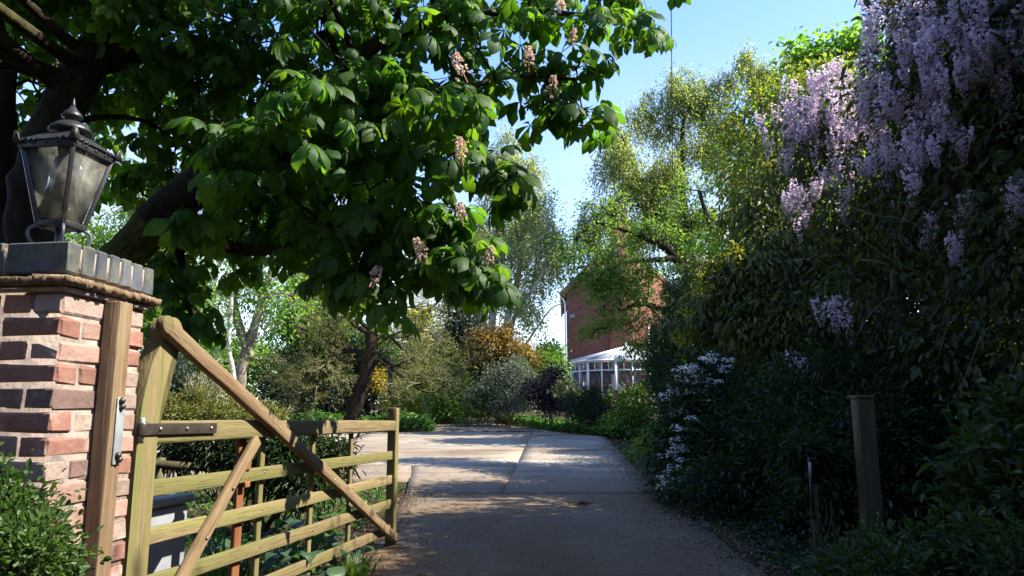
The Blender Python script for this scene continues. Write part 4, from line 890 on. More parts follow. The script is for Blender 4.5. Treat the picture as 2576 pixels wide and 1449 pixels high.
CB = [(60, 100, 120, 6.2), (200, 40, 140, 6.0), (400, 60, 140, 5.6), (600, 60, 140, 5.4), (800, 50, 130, 5.2), (1000, 40, 120, 5.0), (1180, 30, 110, 4.9), (1350, 40, 95, 4.9), (1500, 30, 75, 4.9), (1620, 45, 55, 4.9),
      (330, 230, 130, 6.3), (500, 200, 140, 6.), (680, 180, 130, 5.8), (860, 150, 110, 4.6), (1040, 150, 110, 4.8), (1200, 120, 80, 4.8), (1340, 150, 75, 4.9), (1450, 170, 60, 4.9), (1380, 255, 40, 4.9), (1465, 275, 28, 4.9),
      (480, 380, 130, 6.4), (640, 470, 130, 6.2), (780, 340, 120, 5.6), (930, 300, 120, 4.8), (1075, 290, 95, 4.4), (1140, 240, 50, 4.4),
      (860, 470, 130, 5.6), (1000, 450, 120, 5.0), (1100, 430, 85, 4.5), (1210, 400, 45, 4.8), (1280, 440, 26, 4.8),
      (700, 580, 95, 5.8), (830, 610, 100, 5.4), (950, 580, 100, 5.0), (1070, 570, 85, 4.6), (1125, 530, 55, 4.6), (1140, 620, 42, 4.6), (1205, 672, 24, 4.6), (1040, 630, 50, 4.7),
      (900, 680, 45, 4.8), (945, 735, 32, 4.6), (860, 670, 45, 5.0), (430, 610, 75, 5.8), (470, 730, 75, 5.4), (490, 820, 45, 5.2), (380, 660, 45, 6.0), (600, 620, 65, 5.9), (560, 550, 90, 6.2), (350, 470, 80, 6.6), (240, 400, 90, 6.9),
      (700, 300, 55, 4.4), (560, 310, 55, 4.5), (800, 230, 65, 4.3), (480, 545, 45, 4.8), (620, 430, 50, 4.6), (850, 330, 60, 4.4),  (1225, 690, 18, 4.6), (130, 250, 100, 6.6), (60, 400, 80, 6.8), (300, 130, 110, 6.8), (560, 320, 120, 6.9), (740, 420, 110, 6.9), (900, 380, 100, 6.5), (1000, 180, 110, 6.0), (1150, 330, 80, 5.8)]
for x in range(-150, 1650, 220): CB += [(x, -150, 150, 5.5), (x + 90, -330, 170, 5.9)]
bl = [blob(*b) for b in CB]
for x, y, z in [(x, y, z) for x in (-5, -3.6, -2.2, -.9) for y in (.3, 1.6, 2.9, 4.2) for z in (4.9, 6.0)]: bl.append((np.array([x + .3 * rng.normal(), y + .3 * rng.normal(), z + .25 * rng.normal() + .25 * (x + 3)]), np.array([.75, .75, .5])))
CB2 = CB + [None] * (len(bl) - len(CB))
anchors = []
for (c, r), b in zip(bl, CB2):
    n = int(np.clip((12.5 if b else 4) * (r[0] / .3) ** 2, 4, 28)); d = rdir(n); anchors.append(c + d * r * np.array([1, 1.5 if b else 1, 1]) * (.25 + .75 * rng.random((n, 1)) ** .5))
anchors = np.vstack(anchors)
lc_ = limbs_to(ge_, SPc, SRc, [b[0] for b in bl], .006, .35, 8, 6, .05, .2)
LP = np.vstack([SPc] + [c for c, r in lc_]); twigs_to(ge_, LP, anchors, .009, .0045, 6, .08, 5)
wpart('limb', ge_, M['bark'], tree, True)
# moss sleeve round the foot of the great limb
ge_ = Geo(); mc, mr = SP[1], SR[1]; k0, k1 = 7, 14; tubes(ge_, mc[k0:k1] + rng.normal(size=(k1 - k0, 3)) * .004, mr[k0:k1] * 1.035 * np.linspace(1., .985, k1 - k0), 18)
wpart('moss', ge_, M['moss_bark'], tree, True)
# each twig end carries a rosette of palmate leaves
LPs, LD, LN = [], [], []
for a in anchors:
    n = rng.integers(3, 6); ph = rng.random() * 6.28
    for k in range(n):
        t = ph + k * 6.283 / n + rng.normal() * .3; dn = rng.uniform(-1.1, .2)
        d = np.array([math.cos(t), math.sin(t), dn]); LPs.append(a + rng.normal(size=3) * .02); LD.append(norm(d)); LN.append(norm(np.array([.35 * math.cos(t), .35 * math.sin(t), 1.]) + .35 * rng.normal(size=3)))
LPs, LD, LN = np.array(LPs), np.array(LD), np.array(LN); sz = np.clip(.95 * np.exp(.26 * rng.normal(size=len(LPs))), .5, 1.35); var = rng.integers(0, len(PALM), len(LPs)); tin = np.clip(rng.normal(.5, .28, len(LPs)), 0, 1)
mid = LPs + LD * .2
yc = mid[:, 1] * cp + (mid[:, 2] - EYE) * sp_; zc = -mid[:, 1] * sp_ + (mid[:, 2] - EYE) * cp
sx, sy = CX + F * mid[:, 0] / yc, CY - F * zc / yc
inside = (sx > -20) & (sx < 2596) & (sy > -20) & (sy < 1460) & (yc > 1)
cell = {}
for i in np.argsort(yc):                                          # the 300 leaves that show largest become parts of their own
    if inside[i]: cell.setdefault((int(sx[i] // 62), int(sy[i] // 62)), []).append(i)
pick = []
for rnk in range(6):
    for c, v in sorted(cell.items(), key=lambda kv: yc[kv[1][0]]):
        if len(v) > rnk and len(pick) < 300: pick.append(v[rnk])
pick = set(pick)
LEAFM = {}
for v in range(len(PALM)):
    for tq in range(3):
        ge = Geo(); V, Q, X = PALM[v]; ge.add(V, Q, None, .2 + .3 * tq, 0, X); LEAFM[v, tq] = ge.mesh('leaf', LM['chestnut'], True)
gs = Geo(); D_, S_, U_ = frames(LD, LN)
for i in range(len(LPs)):
    if i in pick:
        o = link('leaf', LEAFM[var[i], int(min(2, tin[i] * 3))], tree); m4 = Matrix.Identity(4)
        for r_ in range(3): m4[r_][0] = D_[i][r_] * sz[i]; m4[r_][1] = S_[i][r_] * sz[i]; m4[r_][2] = U_[i][r_] * sz[i]; m4[r_][3] = LPs[i][r_] - tb[r_]
        o.matrix_local = m4
    else:
        V, Q, X = PALM[var[i]]; gs.add(LPs[i] + sz[i] * (V[:, :1] * D_[i] + V[:, 1:2] * S_[i] + V[:, 2:] * U_[i]), Q, None, tin[i], 0, X)
wpart('foliage', gs, LM['chestnut'], tree, True, 'stuff')
def candle(seed, h=.15, w=.045):
    r = np.random.default_rng(seed); n = 46; t = r.random(n) ** .8; ang = r.random(n) * 6.28; rad = w * (1 - t * .7) * r.uniform(.6, 1.1, n)
    Pp = np.c_[rad * np.cos(ang), rad * np.sin(ang), t * h]; D = np.c_[np.cos(ang), np.sin(ang), r.normal(size=n) * .4]
    ge = Geo()
    for k in range(4): leaves(ge, Pp, norm(D) + .8 * norm(r.normal(size=(n, 3))), r.normal(size=(n, 3)), .020, .016, T_OVAL, np.clip(r.normal(.3, .3, n), 0, 1))
    tubes(ge, [[0, 0, -.05], [0, 0, h]], [.004, .002], 5, 1.0); return ge.mesh('blossom', LM['pink_flower'])
cm = [candle(s) for s in range(3)]
for k, (x, y, Y) in enumerate([(1168, 190, 3.9), (1163, 400, 3.8), (1163, 555, 4.1), (1228, 660, 4.4), (1070, 650, 4.1), (1330, 165, 4.45), (1385, 235, 4.6), (1410, 20, 4.3), (1440, 110, 4.55), (935, 710, 4.35)]):
    o = link('blossom', cm[k % 3], tree); p = P(x, y, Y); o.location = p - tb; o.rotation_euler = (rng.normal() * .25, rng.normal() * .25 + .2, rng.random() * 6); s = rng.uniform(.62, .85); o.scale = (s, s, s)

# ---------------------------------------------------------------- right side: wisteria, hedge, shrubs
WB = [(2330, 120, 150, 7.2), (2460, 150, 150, 6.6), (2260, 250, 110, 7.6), (2400, 330, 150, 7.0), (2540, 380, 160, 6.4), (2250, 450, 130, 7.9), (2400, 560, 170, 7.2), (2540, 640, 170, 6.6), (2110, 330, 100, 9.3), (2060, 420, 90, 9.6), (2160, 560, 120, 8.8), (2300, 740, 160, 7.6), (2460, 860, 180, 6.8),
      (2560, 80, 140, 6.3), (2650, 250, 200, 6.0), (2700, 600, 220, 5.9), (2680, 900, 200, 6.0), (2450, -80, 150, 6.6), (2650, -120, 200, 6.0), (2330, -60, 110, 7.2), (2180, 700, 120, 8.6), (2060, 280, 75, 9.8), (2010, 330, 55, 9.9)]
wb = [blob(b[0], b[1], b[2], b[3], None, b[2] * 1.25) for b in WB]; wbase = gp(3.9, 7.4)
wis = plant('wisteria', 'mauve wisteria in flower hanging over the tall dark hedge', 'wisteria', wbase)
ge_ = Geo(); C = crown(ge_, wb, 1.5, 13, .13, .085, .038, T_OVAL, droop=.8, out=.5, shell=.6)
crown(ge_, wb, 1.2, 13, .2, .10, .05, T_OVAL, droop=.6, out=.4, shell=.2)
wpart('foliage', ge_, LM['wisteria'], wis)
ge_ = Geo(); stemc = spline([wbase - [0, 0, .1], wbase + [.1, 0, 1.2], wbase + [-.1, .1, 2.4], P(2350, 300, 7.4), P(2300, 60, 7.4)], 30); tubes(ge_, wob(stemc, .05), np.linspace(.07, .025, 30), 9)
s2 = spline([wbase + [.1, 0, 1.0], P(2450, 700, 7.0), P(2250, 480, 7.8), P(2080, 330, 9.4), P(1960, 380, 9.9)], 30); tubes(ge_, wob(s2, .08), np.linspace(.04, .008, 30), 7)
wl = limbs_to(ge_, np.vstack([stemc, s2]), np.full(60, .04), [b[0] for b in wb], .006, .5, 9, 5, .08, .2)
wpts = np.vstack([stemc, s2] + [c for c, r in wl]); twigs_to(ge_, wpts, C[rng.choice(len(C), 500)], .006, .0025, 6, .12)
wpart('stem', ge_, M['twig'], wis, True)
ge_ = Geo()                                                      # bare looping tendrils in front of the leaves
for pts in ([(2110, 505, 7.5), (2190, 540, 7.2), (2290, 560, 7.0), (2350, 620, 6.8), (2390, 720, 6.7), (2400, 745, 6.7)], [(2105, 500, 7.6), (2120, 570, 7.6), (2200, 640, 7.4), (2330, 690, 7.0), (2400, 650, 6.8)], [(1960, 660, 9.0), (2100, 640, 8.6), (2300, 690, 7.6)], [(2560, 600, 6.2), (2400, 800, 6.4), (2360, 900, 6.4)], [(2280, 360, 7.2), (2300, 470, 7.0), (2270, 600, 6.9), (2330, 650, 6.8)], [(1850, 470, 10), (1960, 490, 9.8), (2080, 505, 9.2)], [(2570, 800, 5.9), (2480, 830, 6), (2450, 900, 6.), (2400, 1000, 6.1)], [(2500, 330, 6.3), (2380, 420, 6.6), (2300, 520, 6.8)]):
    ge_ = Geo(); tubes(ge_, wob(spline([P(*p) for p in pts], 26), .02), np.linspace(.006, .003, 26), 5); wpart('tendril', ge_, M['pale_twig'], wis, True)
ge_ = Geo()
for k in range(26):
    x, y, Y = rng.uniform(2150, 2570), rng.uniform(150, 900), rng.uniform(6.3, 7.4); a = rng.uniform(-1, 1); pts = [P(x + s * 160 * math.cos(a) , y + s * 160 * math.sin(a) + 60 * s * s * rng.uniform(-1, 1), Y) for s in np.linspace(0, 1, 4)]
    tubes(ge_, wob(spline(pts, 14), .03), np.linspace(.004, .002, 14), 4)
wpart('bare_twigs', ge_, M['pale_twig'], wis, True, 'stuff')
def raceme_mesh(seed, L=.27):
    r = np.random.default_rng(seed); n = 84; t = np.sort(r.random(n) ** .85); ang = r.random(n) * 6.28; w = .052 * (1 - t) ** .55 * r.uniform(.7, 1.1, n) + .006
    Pp = np.c_[w * np.cos(ang), w * np.sin(ang), -t * L]; Pp[:, 0] += .03 * np.sin(t * 2 + seed); D = np.c_[np.cos(ang), np.sin(ang), r.normal(size=n) * .3 - .1]
    ge = Geo(); s = .034 * (1 - .6 * t)
    for k in range(3): leaves(ge, Pp, D + .7 * norm(r.normal(size=(n, 3))), np.c_[r.normal(size=(n, 2)) * .6, np.ones(n)] if k else D + r.normal(size=(n, 3)) * .4, s, s * .85, T_OVAL, np.clip(.15 + .75 * t ** 1.5 + .18 * r.normal(size=n) + (.15 if k == 2 else 0), 0, 1))
    tubes(ge, [[0, 0, .05], [.0, 0, 0], [.03 * math.sin(1 + seed), 0, -L * .5], [.03 * math.sin(2 + seed), 0, -L]], [.003, .003, .002, .001], 4, .9); return ge.mesh('raceme', LM['raceme'])
rm = [raceme_mesh(s, l) for s, l in enumerate((.32, .40, .27, .36, .30, .45))]
WF = [(1950, 290, 35, 4, 9.6), (1990, 248, 30, 4, 9.4), (2090, 195, 28, 4, 9.0), (1940, 340, 25, 3, 9.7), (2230, 30, 40, 5, 6.9), (2330, 55, 45, 8, 6.7), (2450, 30, 95, 22, 6.1), (2540, 20, 60, 8, 5.9), (2300, 130, 45, 9, 6.8), (2400, 130, 70, 16, 6.3), (2500, 110, 60, 12, 6.0), (2180, 160, 18, 3, 7.5), (2270, 200, 50, 10, 6.9), (2360, 215, 45, 9, 6.5), (2470, 190, 50, 10, 6.1), (2200, 235, 35, 6, 7.4), (2255, 285, 40, 8, 7.0), (2320, 290, 35, 6, 6.7), (2380, 290, 30, 6, 6.4), (2430, 350, 22, 4, 6.2), (2240, 390, 40, 8, 7.0), (2310, 370, 40, 9, 6.6), (2365, 380, 22, 4, 6.5), (2310, 450, 18, 3, 6.6),
      (2090, 225, 40, 10, 9.0), (2050, 265, 65, 20, 9.1), (2120, 265, 35, 9, 8.7), (2010, 300, 45, 10, 9.3), (2080, 320, 65, 20, 8.9), (2150, 335, 50, 14, 8.3), (2170, 290, 30, 6, 7.9), (1965, 375, 28, 6, 9.5), (2020, 500, 38, 14, 8.6), (2000, 560, 25, 4, 8.6), (2105, 465, 45, 10, 8.1), (2190, 420, 25, 4, 7.5), (2330, 565, 14, 2, 6.6), (2415, 540, 16, 3, 6.3), (2395, 600, 18, 4, 6.3), (2435, 505, 10, 2, 6.2), (2555, 490, 22, 5, 5.8), (2095, 790, 40, 4, 8.0), (2150, 800, 25, 2, 7.8), (2050, 900, 50, 3, 7.9), (2210, 0, 30, 4, 7.2)]
for (x, y, r_, n, Y) in WF:
    for k in range(int(round(n * .82))):
        a, q_ = rng.random() * 6.28, math.sqrt(rng.random()); Yk = Y + rng.normal() * .15
        o = link('raceme', rm[rng.integers(6)], wis); p = P(x + 1.25 * r_ * q_ * math.cos(a), y - 25 + 1.1 * r_ * q_ * math.sin(a), Yk); o.location = p - wbase; s = rng.uniform(.6, 1.08); o.scale = (s, s, s); o.rotation_euler = (rng.normal() * .12, rng.normal() * .12, rng.random() * 6)

gs = Geo(); mat_ = bpy.data.meshes; NR = 0                       # the blossom past three hundred racemes, further back in the curtain, as one part
for (x, y, r_, n, Y) in [(2240, 60, 90, 26, 7.3), (2360, 90, 110, 40, 7.0), (2480, 90, 110, 40, 6.6), (2300, 220, 110, 34, 7.4), (2420, 240, 110, 34, 7.0), (2520, 250, 80, 20, 6.5), (2240, 330, 70, 18, 7.7), (2360, 350, 70, 18, 7.2), (2080, 290, 80, 26, 9.5), (2130, 350, 60, 18, 9.0), (2010, 320, 50, 12, 9.7)]:
    for k in range(n):
        a, q_ = rng.random() * 6.28, math.sqrt(rng.random()); p = P(x + r_ * q_ * math.cos(a), y - 30 + r_ * q_ * math.sin(a), Y + rng.normal() * .2); m = rm[rng.integers(6)]
        co = np.empty(len(m.vertices) * 3, np.float32); m.vertices.foreach_get('co', co); co = co.reshape(-1, 3); tn = np.empty(len(m.vertices), np.float32); m.attributes['tint'].data.foreach_get('value', tn)
        nl = (len(co) - 16) // 6; V = co[:nl * 6]; t0 = rng.random() * 6.28; rot = np.array([[math.cos(t0), -math.sin(t0), 0], [math.sin(t0), math.cos(t0), 0], [0, 0, 1]])
        sel = rng.random(nl) < .55; idx = (np.arange(nl) * 6)[sel][:, None, None]; gs.add(V @ rot.T + p, (np.array([[0, 1, 2, 3], [0, 3, 4, 5]])[None] + idx).reshape(-1, 4), None, tn[:nl * 6])
wpart('blossom', gs, LM['raceme'], wis, False, 'stuff')

# dark hedge mass along the drive
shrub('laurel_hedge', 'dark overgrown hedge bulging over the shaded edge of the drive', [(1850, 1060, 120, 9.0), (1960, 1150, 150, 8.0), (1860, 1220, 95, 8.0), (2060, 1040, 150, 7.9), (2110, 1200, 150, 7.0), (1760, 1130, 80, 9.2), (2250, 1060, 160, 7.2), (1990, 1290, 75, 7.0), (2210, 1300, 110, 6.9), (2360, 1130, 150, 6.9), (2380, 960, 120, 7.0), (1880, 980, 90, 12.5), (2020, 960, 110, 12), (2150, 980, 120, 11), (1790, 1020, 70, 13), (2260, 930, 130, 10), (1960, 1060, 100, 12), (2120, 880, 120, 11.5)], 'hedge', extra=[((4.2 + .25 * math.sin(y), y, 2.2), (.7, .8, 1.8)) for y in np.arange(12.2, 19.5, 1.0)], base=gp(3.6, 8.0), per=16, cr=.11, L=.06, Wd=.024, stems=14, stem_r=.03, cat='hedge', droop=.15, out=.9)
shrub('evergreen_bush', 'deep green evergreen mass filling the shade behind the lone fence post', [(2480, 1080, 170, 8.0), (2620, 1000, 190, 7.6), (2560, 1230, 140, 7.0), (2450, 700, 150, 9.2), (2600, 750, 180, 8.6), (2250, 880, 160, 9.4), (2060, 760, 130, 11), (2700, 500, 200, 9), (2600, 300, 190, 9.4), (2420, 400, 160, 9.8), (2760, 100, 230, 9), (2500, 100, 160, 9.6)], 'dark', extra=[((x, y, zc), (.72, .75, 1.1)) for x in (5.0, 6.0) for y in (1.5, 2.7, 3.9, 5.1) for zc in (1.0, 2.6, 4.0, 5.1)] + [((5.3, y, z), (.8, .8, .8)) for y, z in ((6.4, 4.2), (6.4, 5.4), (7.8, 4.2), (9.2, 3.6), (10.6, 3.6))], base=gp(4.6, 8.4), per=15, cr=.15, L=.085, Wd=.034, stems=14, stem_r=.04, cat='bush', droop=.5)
shrub('rhododendron', 'long leaved rhododendron bush in deep shade at the drive entrance', [(2520, 1150, 80, 5.0), (2570, 1040, 60, 5.1), (2580, 1240, 80, 4.8), (2470, 1250, 50, 5.0)], 'rhodo', base=gp(3.1, 4.9), per=10, cr=.08, L=.085, Wd=.026, tmpl=T_LONG, stems=9, stem_r=.016, droop=-.1, out=.9)
shrub('verge_shrub', 'low pale green shrub spreading along the verge below the fence post', [(2150, 1425, 75, 4.9), (2290, 1430, 75, 4.8), (2250, 1480, 90, 4.4), (2430, 1420, 80, 4.6), (2540, 1430, 100, 4.3), (2110, 1460, 50, 4.7)], 'rhodo', base=gp(2.4, 4.6), per=12, cr=.055, L=.045, Wd=.018, stems=12, stem_r=.008, droop=0)
shrub('spurge_plant', 'narrow leaved upright plant growing beside the thin stake', [(2010, 1150, 30, 5.9), (2075, 1160, 34, 5.9), (2045, 1190, 36, 5.9)], 'hedge', base=gp(2.3, 5.9), per=12, cr=.04, L=.075, Wd=.012, tmpl=T_LONG, stems=6, stem_r=.007)
shrub('added_rear_shade_hedge', 'tall dense hedge added unseen behind the camera to deepen the shade', [], 'dark', base=gp(0, -6.5), extra=[((x + rng.normal() * .3, -6.8 + rng.normal() * .4, z), (1.3, 1.1, 1.3)) for x in np.arange(-14, 15, 1.8) for z in (.9, 2.7, 4.5, 6.2)], dens=1.6, per=12, cr=.25, L=.24, Wd=.13, stems=16, stem_r=.06, cat='hedge')  # added behind the camera, out of view, to cut skylight on the near shade
shrub('added_side_shade_hedge', 'dark hedge added out of view beside the brick pillar to deepen shade', [], 'dark', base=gp(-5.5, 2.4), extra=[((x, 2.6 + rng.normal() * .2, z), (.9, .8, .9)) for x in np.arange(-10.6, -4.0, 1.2) for z in (.7, 1.9, 3.0)], dens=1.6, per=12, cr=.2, L=.14, Wd=.07, stems=10, stem_r=.04, cat='hedge')  # added beyond the frame edge to keep the pillar side dark
# white flowering shrub
vb = shrub('flowering_shrub', 'dark green shrub with tiers of flat white blossom beside the drive', [(1790, 940, 65, 9.6), (1740, 1010, 60, 9.3), (1720, 1090, 55, 9.2), (1760, 1000, 70, 9.8), (1715, 1170, 50, 8.9), (1700, 1225, 32, 8.6)], 'hedge', base=gp(2.35, 9.4), per=15, cr=.085, L=.06, Wd=.032, stems=10)
ge_ = Geo()
for (x, y, n) in [(1790, 900, 5), (1730, 925, 5), (1705, 930, 4), (1760, 925, 4), (1765, 950, 4), (1740, 960, 3), (1700, 985, 4), (1680, 1000, 3), (1730, 985, 4), (1760, 975, 4), (1745, 1010, 4), (1715, 1030, 4), (1690, 1040, 3), (1735, 1050, 3), (1710, 1075, 4), (1700, 1130, 4), (1680, 1145, 3), (1715, 1120, 3), (1705, 1155, 2), (1690, 1180, 4), (1675, 1210, 4), (1705, 1205, 3), (1660, 1225, 3), (1725, 1185, 3), (1820, 905, 3), (1665, 1195, 2), (1835, 930, 3), (1800, 960, 3), (1785, 1000, 2), (1760, 1060, 2), (1690, 1100, 3), (1740, 940, 4), (1720, 950, 3)]:
    for k in range(n):
        p = P(x + rng.normal() * 10, y + rng.normal() * 5, 8.75 + rng.normal() * .06 + (900 < y < 1050) * .35 + (y > 1150) * -.25); m = 20
        a = rng.random(m) * 6.28; q_ = np.sqrt(rng.random(m)) * .055; Pp = p + np.c_[q_ * np.cos(a), q_ * np.sin(a), .012 * rng.normal(size=m) - .8 * q_ ** 2]
        leaves(ge_, Pp, np.c_[np.cos(a), np.sin(a), rng.normal(size=m) * .3] + .6 * rdir(m), np.tile([-.2, -.5, 1.], (m, 1)) + .4 * rdir(m), .024, .018, T_OVAL, rng.random(m))
wpart('blossom', ge_, LM['white_flower'], vb)
# drooping yellow-green evergreen
dl = plant('drooping_evergreen', 'tall evergreen shrub with hanging leaves and yellow tips behind the white blossom', 'shrub', gp(3.4, 11.3))
DB = [(1800, 690, 55, 11), (1845, 650, 40, 11), (1790, 790, 65, 10.8), (1870, 730, 80, 10.8), (1960, 700, 110, 10.6), (1900, 830, 90, 10.4), (2040, 820, 110, 10), (2000, 600, 110, 11), (1920, 560, 80, 11.6), (1760, 830, 45, 10.8), (1980, 480, 80, 11.6), (2100, 650, 110, 10.2)]
db = [blob(*b) for b in DB]; ge_ = Geo(); s_ = crown(ge_, db, 1.8, 12, .13, .11, .032, T_LONG, droop=1.3, out=.5, up=.2, shell=.6); hanging(ge_, db, 900, .22, 9, .10, .03, T_LONG, .2, shell=.5)
crown(ge_, db, 1.4, 12, .2, .12, .04, T_LONG, droop=1.2, out=.4, shell=.15)
wpart('foliage', ge_, LM['droop'], dl)
ge_ = Geo()
tipb = [blob(x, y, r_, Y) for x, y, r_, Y in ((1850, 640, 22, 10.7), (1790, 668, 18, 10.7), (1825, 655, 16, 10.7), (1770, 712, 14, 10.6), (1735, 790, 12, 10.6), (1725, 862, 14, 10.6), (1760, 740, 10, 10.6))]
crown(ge_, tipb, 2.5, 10, .045, .075, .022, T_LONG, droop=.1, out=.9); wpart('young_leaves', ge_, LM['gold'], dl)
ge_ = Geo(); base = gp(3.4, 11.3); sp3 = spline([base - [0, 0, .1], base + [0, .1, 1.2], P(1900, 640, 11.4), P(1950, 500, 11.6)], 20); tubes(ge_, sp3, np.linspace(.09, .03, 20), 8); ll = limbs_to(ge_, sp3, np.linspace(.09, .03, 20), [b[0] for b in db], .008, .5); wpart('stem', ge_, M['bark'], dl, True)
# yellow green climber lit from behind
cb_ = plant('climbing_rose', 'sunlit yellow green climber sprawling over the evergreen beneath pale wisteria', 'climber', gp(4.6, 12.5))
CL = [(1900, 290, 80, 13), (1980, 240, 85, 13), (2090, 230, 80, 12.5), (1870, 390, 80, 12.6), (1960, 420, 85, 12.2), (1890, 500, 75, 12.2), (2160, 230, 70, 12), (1830, 330, 50, 13), (2080, 180, 40, 12.6), (1840, 460, 50, 12.6), (1820, 560, 50, 12.4)]
cl = [blob(*b) for b in CL]; ge_ = Geo(); C = crown(ge_, cl, 1.7, 14, .14, .075, .045, T_OVAL, droop=.3, shell=.4, tint_spread=.32); wpart('foliage', ge_, LM['climber'], cb_)
ge_ = Geo(); base = gp(4.6, 12.5); sp4 = spline([base - [0, 0, .1], base + [.1, 0, 2.4], P(1960, 420, 12.6), P(1950, 300, 13)], 20); tubes(ge_, sp4, np.linspace(.07, .02, 20), 7); ll = limbs_to(ge_, sp4, np.linspace(.07, .02, 20), [b[0] for b in cl], .006, .5); twigs_to(ge_, np.vstack([c for c, r in ll]), C[rng.choice(len(C), 300)], .006, .002, 5, .12)
wpart('stem', ge_, M['twig'], cb_, True)
ge_ = Geo(); yb = [blob(x, y, 14, 11.4) for x, y in ((1985, 422), (1950, 430), (2020, 440), (2060, 425), (1930, 415), (1970, 445))]; crown(ge_, yb, 1.2, 6, .06, .07, .045, T_OVAL, droop=.2); wpart('young_leaves', ge_, LM['gold'], cb_)

def tree_g(name, label, base, spine, blobs, leafmat, barkmat, leaf=(.06, .036), mode='crown', dens=24, per=14, cr=.2, nhang=0, hlen=.6, hm=12, tmpl=T_OVAL, spine_n=26, amp=.1, twigs=500, extra=(), rend=.008, one=False, **kw):
    root = plant(name, label, 'tree', base); gt = Geo(); sp, sr = [], []
    for s in spine:
        c, r = spinepart(gt, s, spine_n, 9, amp); sp.append(c); sr.append(r)
    if not one: wpart('trunk', gt, M[barkmat], root, True)
    spc, src = np.vstack(sp), np.concatenate(sr); bl = [blob(*b) for b in blobs]; gl = Geo(); gb_ = gt if one else Geo()
    ll = limbs_to(gb_, spc, src, [b[0] for b in bl], rend, .5, 9, 5, .06, .2, jmin=0); lp_ = np.vstack([c for c, r in ll])
    bl = lump(bl, 6, .42, False, .35)
    if dens: C = crown(gl, bl, dens * .95, per, cr, leaf[0], leaf[1], tmpl, **kw)
    else: C = np.zeros((0, 3))
    if nhang:
        S = hanging(gl, bl, nhang, hlen, hm, leaf[0], leaf[1], tmpl, twig=gb_, rt=.004); C = np.vstack([C, S]) if len(C) else S
    k = rng.choice(len(C), min(twigs, len(C)), replace=False); twigs_to(gb_, lp_, C[k], .012, .003, 6, .1)
    wpart('trunk' if one else 'limb', gb_, M[barkmat], root, True); wpart('crown', gl, LM[leafmat], root); return root
# maple top, far right
tree_g('maple_tree', 'bright green maple crown rising behind the wisteria', gp(9.2, 20), [[(2250, 900, 20, 26), (2200, 500, 20, 20), (2120, 200, 20, 10)]],
       [(2060, 140, 50, 20), (2130, 120, 60, 20), (2190, 170, 70, 20), (2020, 190, 50, 20), (2000, 140, 32, 20), (2240, 120, 60, 20), (2130, 220, 80, 20), (2220, 280, 90, 20), (2160, 95, 30, 20), (1960, 560, 110, 18), (1900, 680, 110, 17.5), (2040, 620, 120, 18), (2100, 480, 110, 18.5), (1960, 780, 100, 17), (2060, 760, 110, 17), (2150, 380, 100, 19), (2000, 410, 115, 18), (1950, 480, 100, 17.5), (2060, 360, 100, 18), (1900, 560, 90, 17.5), (1960, 265, 75, 17.5), (2040, 250, 85, 17.5), (2110, 240, 80, 18), (1990, 340, 100, 17.5), (1900, 400, 90, 17.5), (1880, 480, 80, 17)], 'fresh', 'bark', (.15, .11), dens=2.2, per=14, cr=.22, twigs=150, droop=.4)
# birch, pale, behind (upper right centre)
tree_g('tall_birch', 'tall pale leaved birch spreading against the sky above the house', gp(6.6, 27), [[(1765, 960, 27, 17), (1740, 700, 27, 14), (1715, 480, 27, 10), (1720, 280, 27, 4)], [(1745, 780, 27, 9), (1830, 520, 27, 7), (1880, 260, 27, 3)], [(1740, 680, 27, 9), (1620, 480, 27, 6), (1560, 330, 27, 2)]],
       [(1570, 350, 65, 26), (1640, 300, 75, 27), (1720, 250, 75, 27), (1800, 220, 65, 27), (1880, 185, 55, 27), (1940, 200, 60, 27), (1555, 430, 75, 26), (1630, 440, 95, 27), (1750, 400, 100, 27), (1840, 330, 90, 27), (1510, 540, 70, 26), (1450, 600, 50, 26), (1640, 580, 90, 27), (1740, 540, 90, 28), (1540, 310, 40, 26), (1880, 140, 30, 27), (1700, 200, 35, 27)], 'birch', 'bark', (.085, .055), dens=.6, per=10, cr=.17, nhang=3500, hlen=.75, hm=12, twigs=700)
# dark limbed tree in front of the house
tree_g('spreading_tree', 'mid green tree with level dark boughs hiding most of the brick gable', gp(5.6, 21.5), [[(1775, 1000, 21.5, 22), (1765, 850, 21.5, 19), (1745, 740, 21.5, 16), (1690, 640, 21.5, 11), (1600, 590, 21.5, 7), (1500, 560, 21.5, 3)], [(1760, 790, 21.5, 11), (1650, 770, 21.2, 8), (1560, 780, 21, 3)], [(1750, 750, 21.5, 11), (1790, 600, 22, 8), (1760, 480, 22, 4)], [(1700, 650, 21.5, 8), (1600, 660, 21.2, 6), (1500, 690, 21, 3)], [(1765, 880, 21.5, 9), (1680, 860, 21.2, 6), (1600, 870, 21, 3)]],
       [(1550, 540, 65, 21.5), (1480, 610, 55, 21), (1650, 610, 75, 22), (1540, 680, 55, 20.8), (1460, 690, 50, 20.6), (1640, 700, 70, 21), (1560, 770, 55, 20.6), (1640, 780, 72, 21), (1520, 775, 38, 20.6), (1645, 860, 62, 20.6), (1580, 815, 50, 20.4), (1590, 880, 36, 20.4), (1560, 720, 42, 20.8), (1690, 900, 55, 20.6), (1700, 780, 60, 21.5), (1740, 560, 80, 22.5), (1720, 680, 65, 22), (1800, 620, 70, 22), (1670, 950, 42, 20.6), (1500, 830, 20, 20.5), (1780, 480, 60, 22.5), (1690, 470, 50, 22.5), (1640, 560, 60, 22), (1420, 640, 40, 21), (1465, 675, 42, 20.8), (1535, 700, 52, 20.8), (1495, 725, 34, 20.6), (1560, 620, 50, 21)], 'oaky', 'bark', (.085, .052), dens=1.4, per=12, cr=.2, twigs=900, droop=.45, flat=.4, shell=.2)
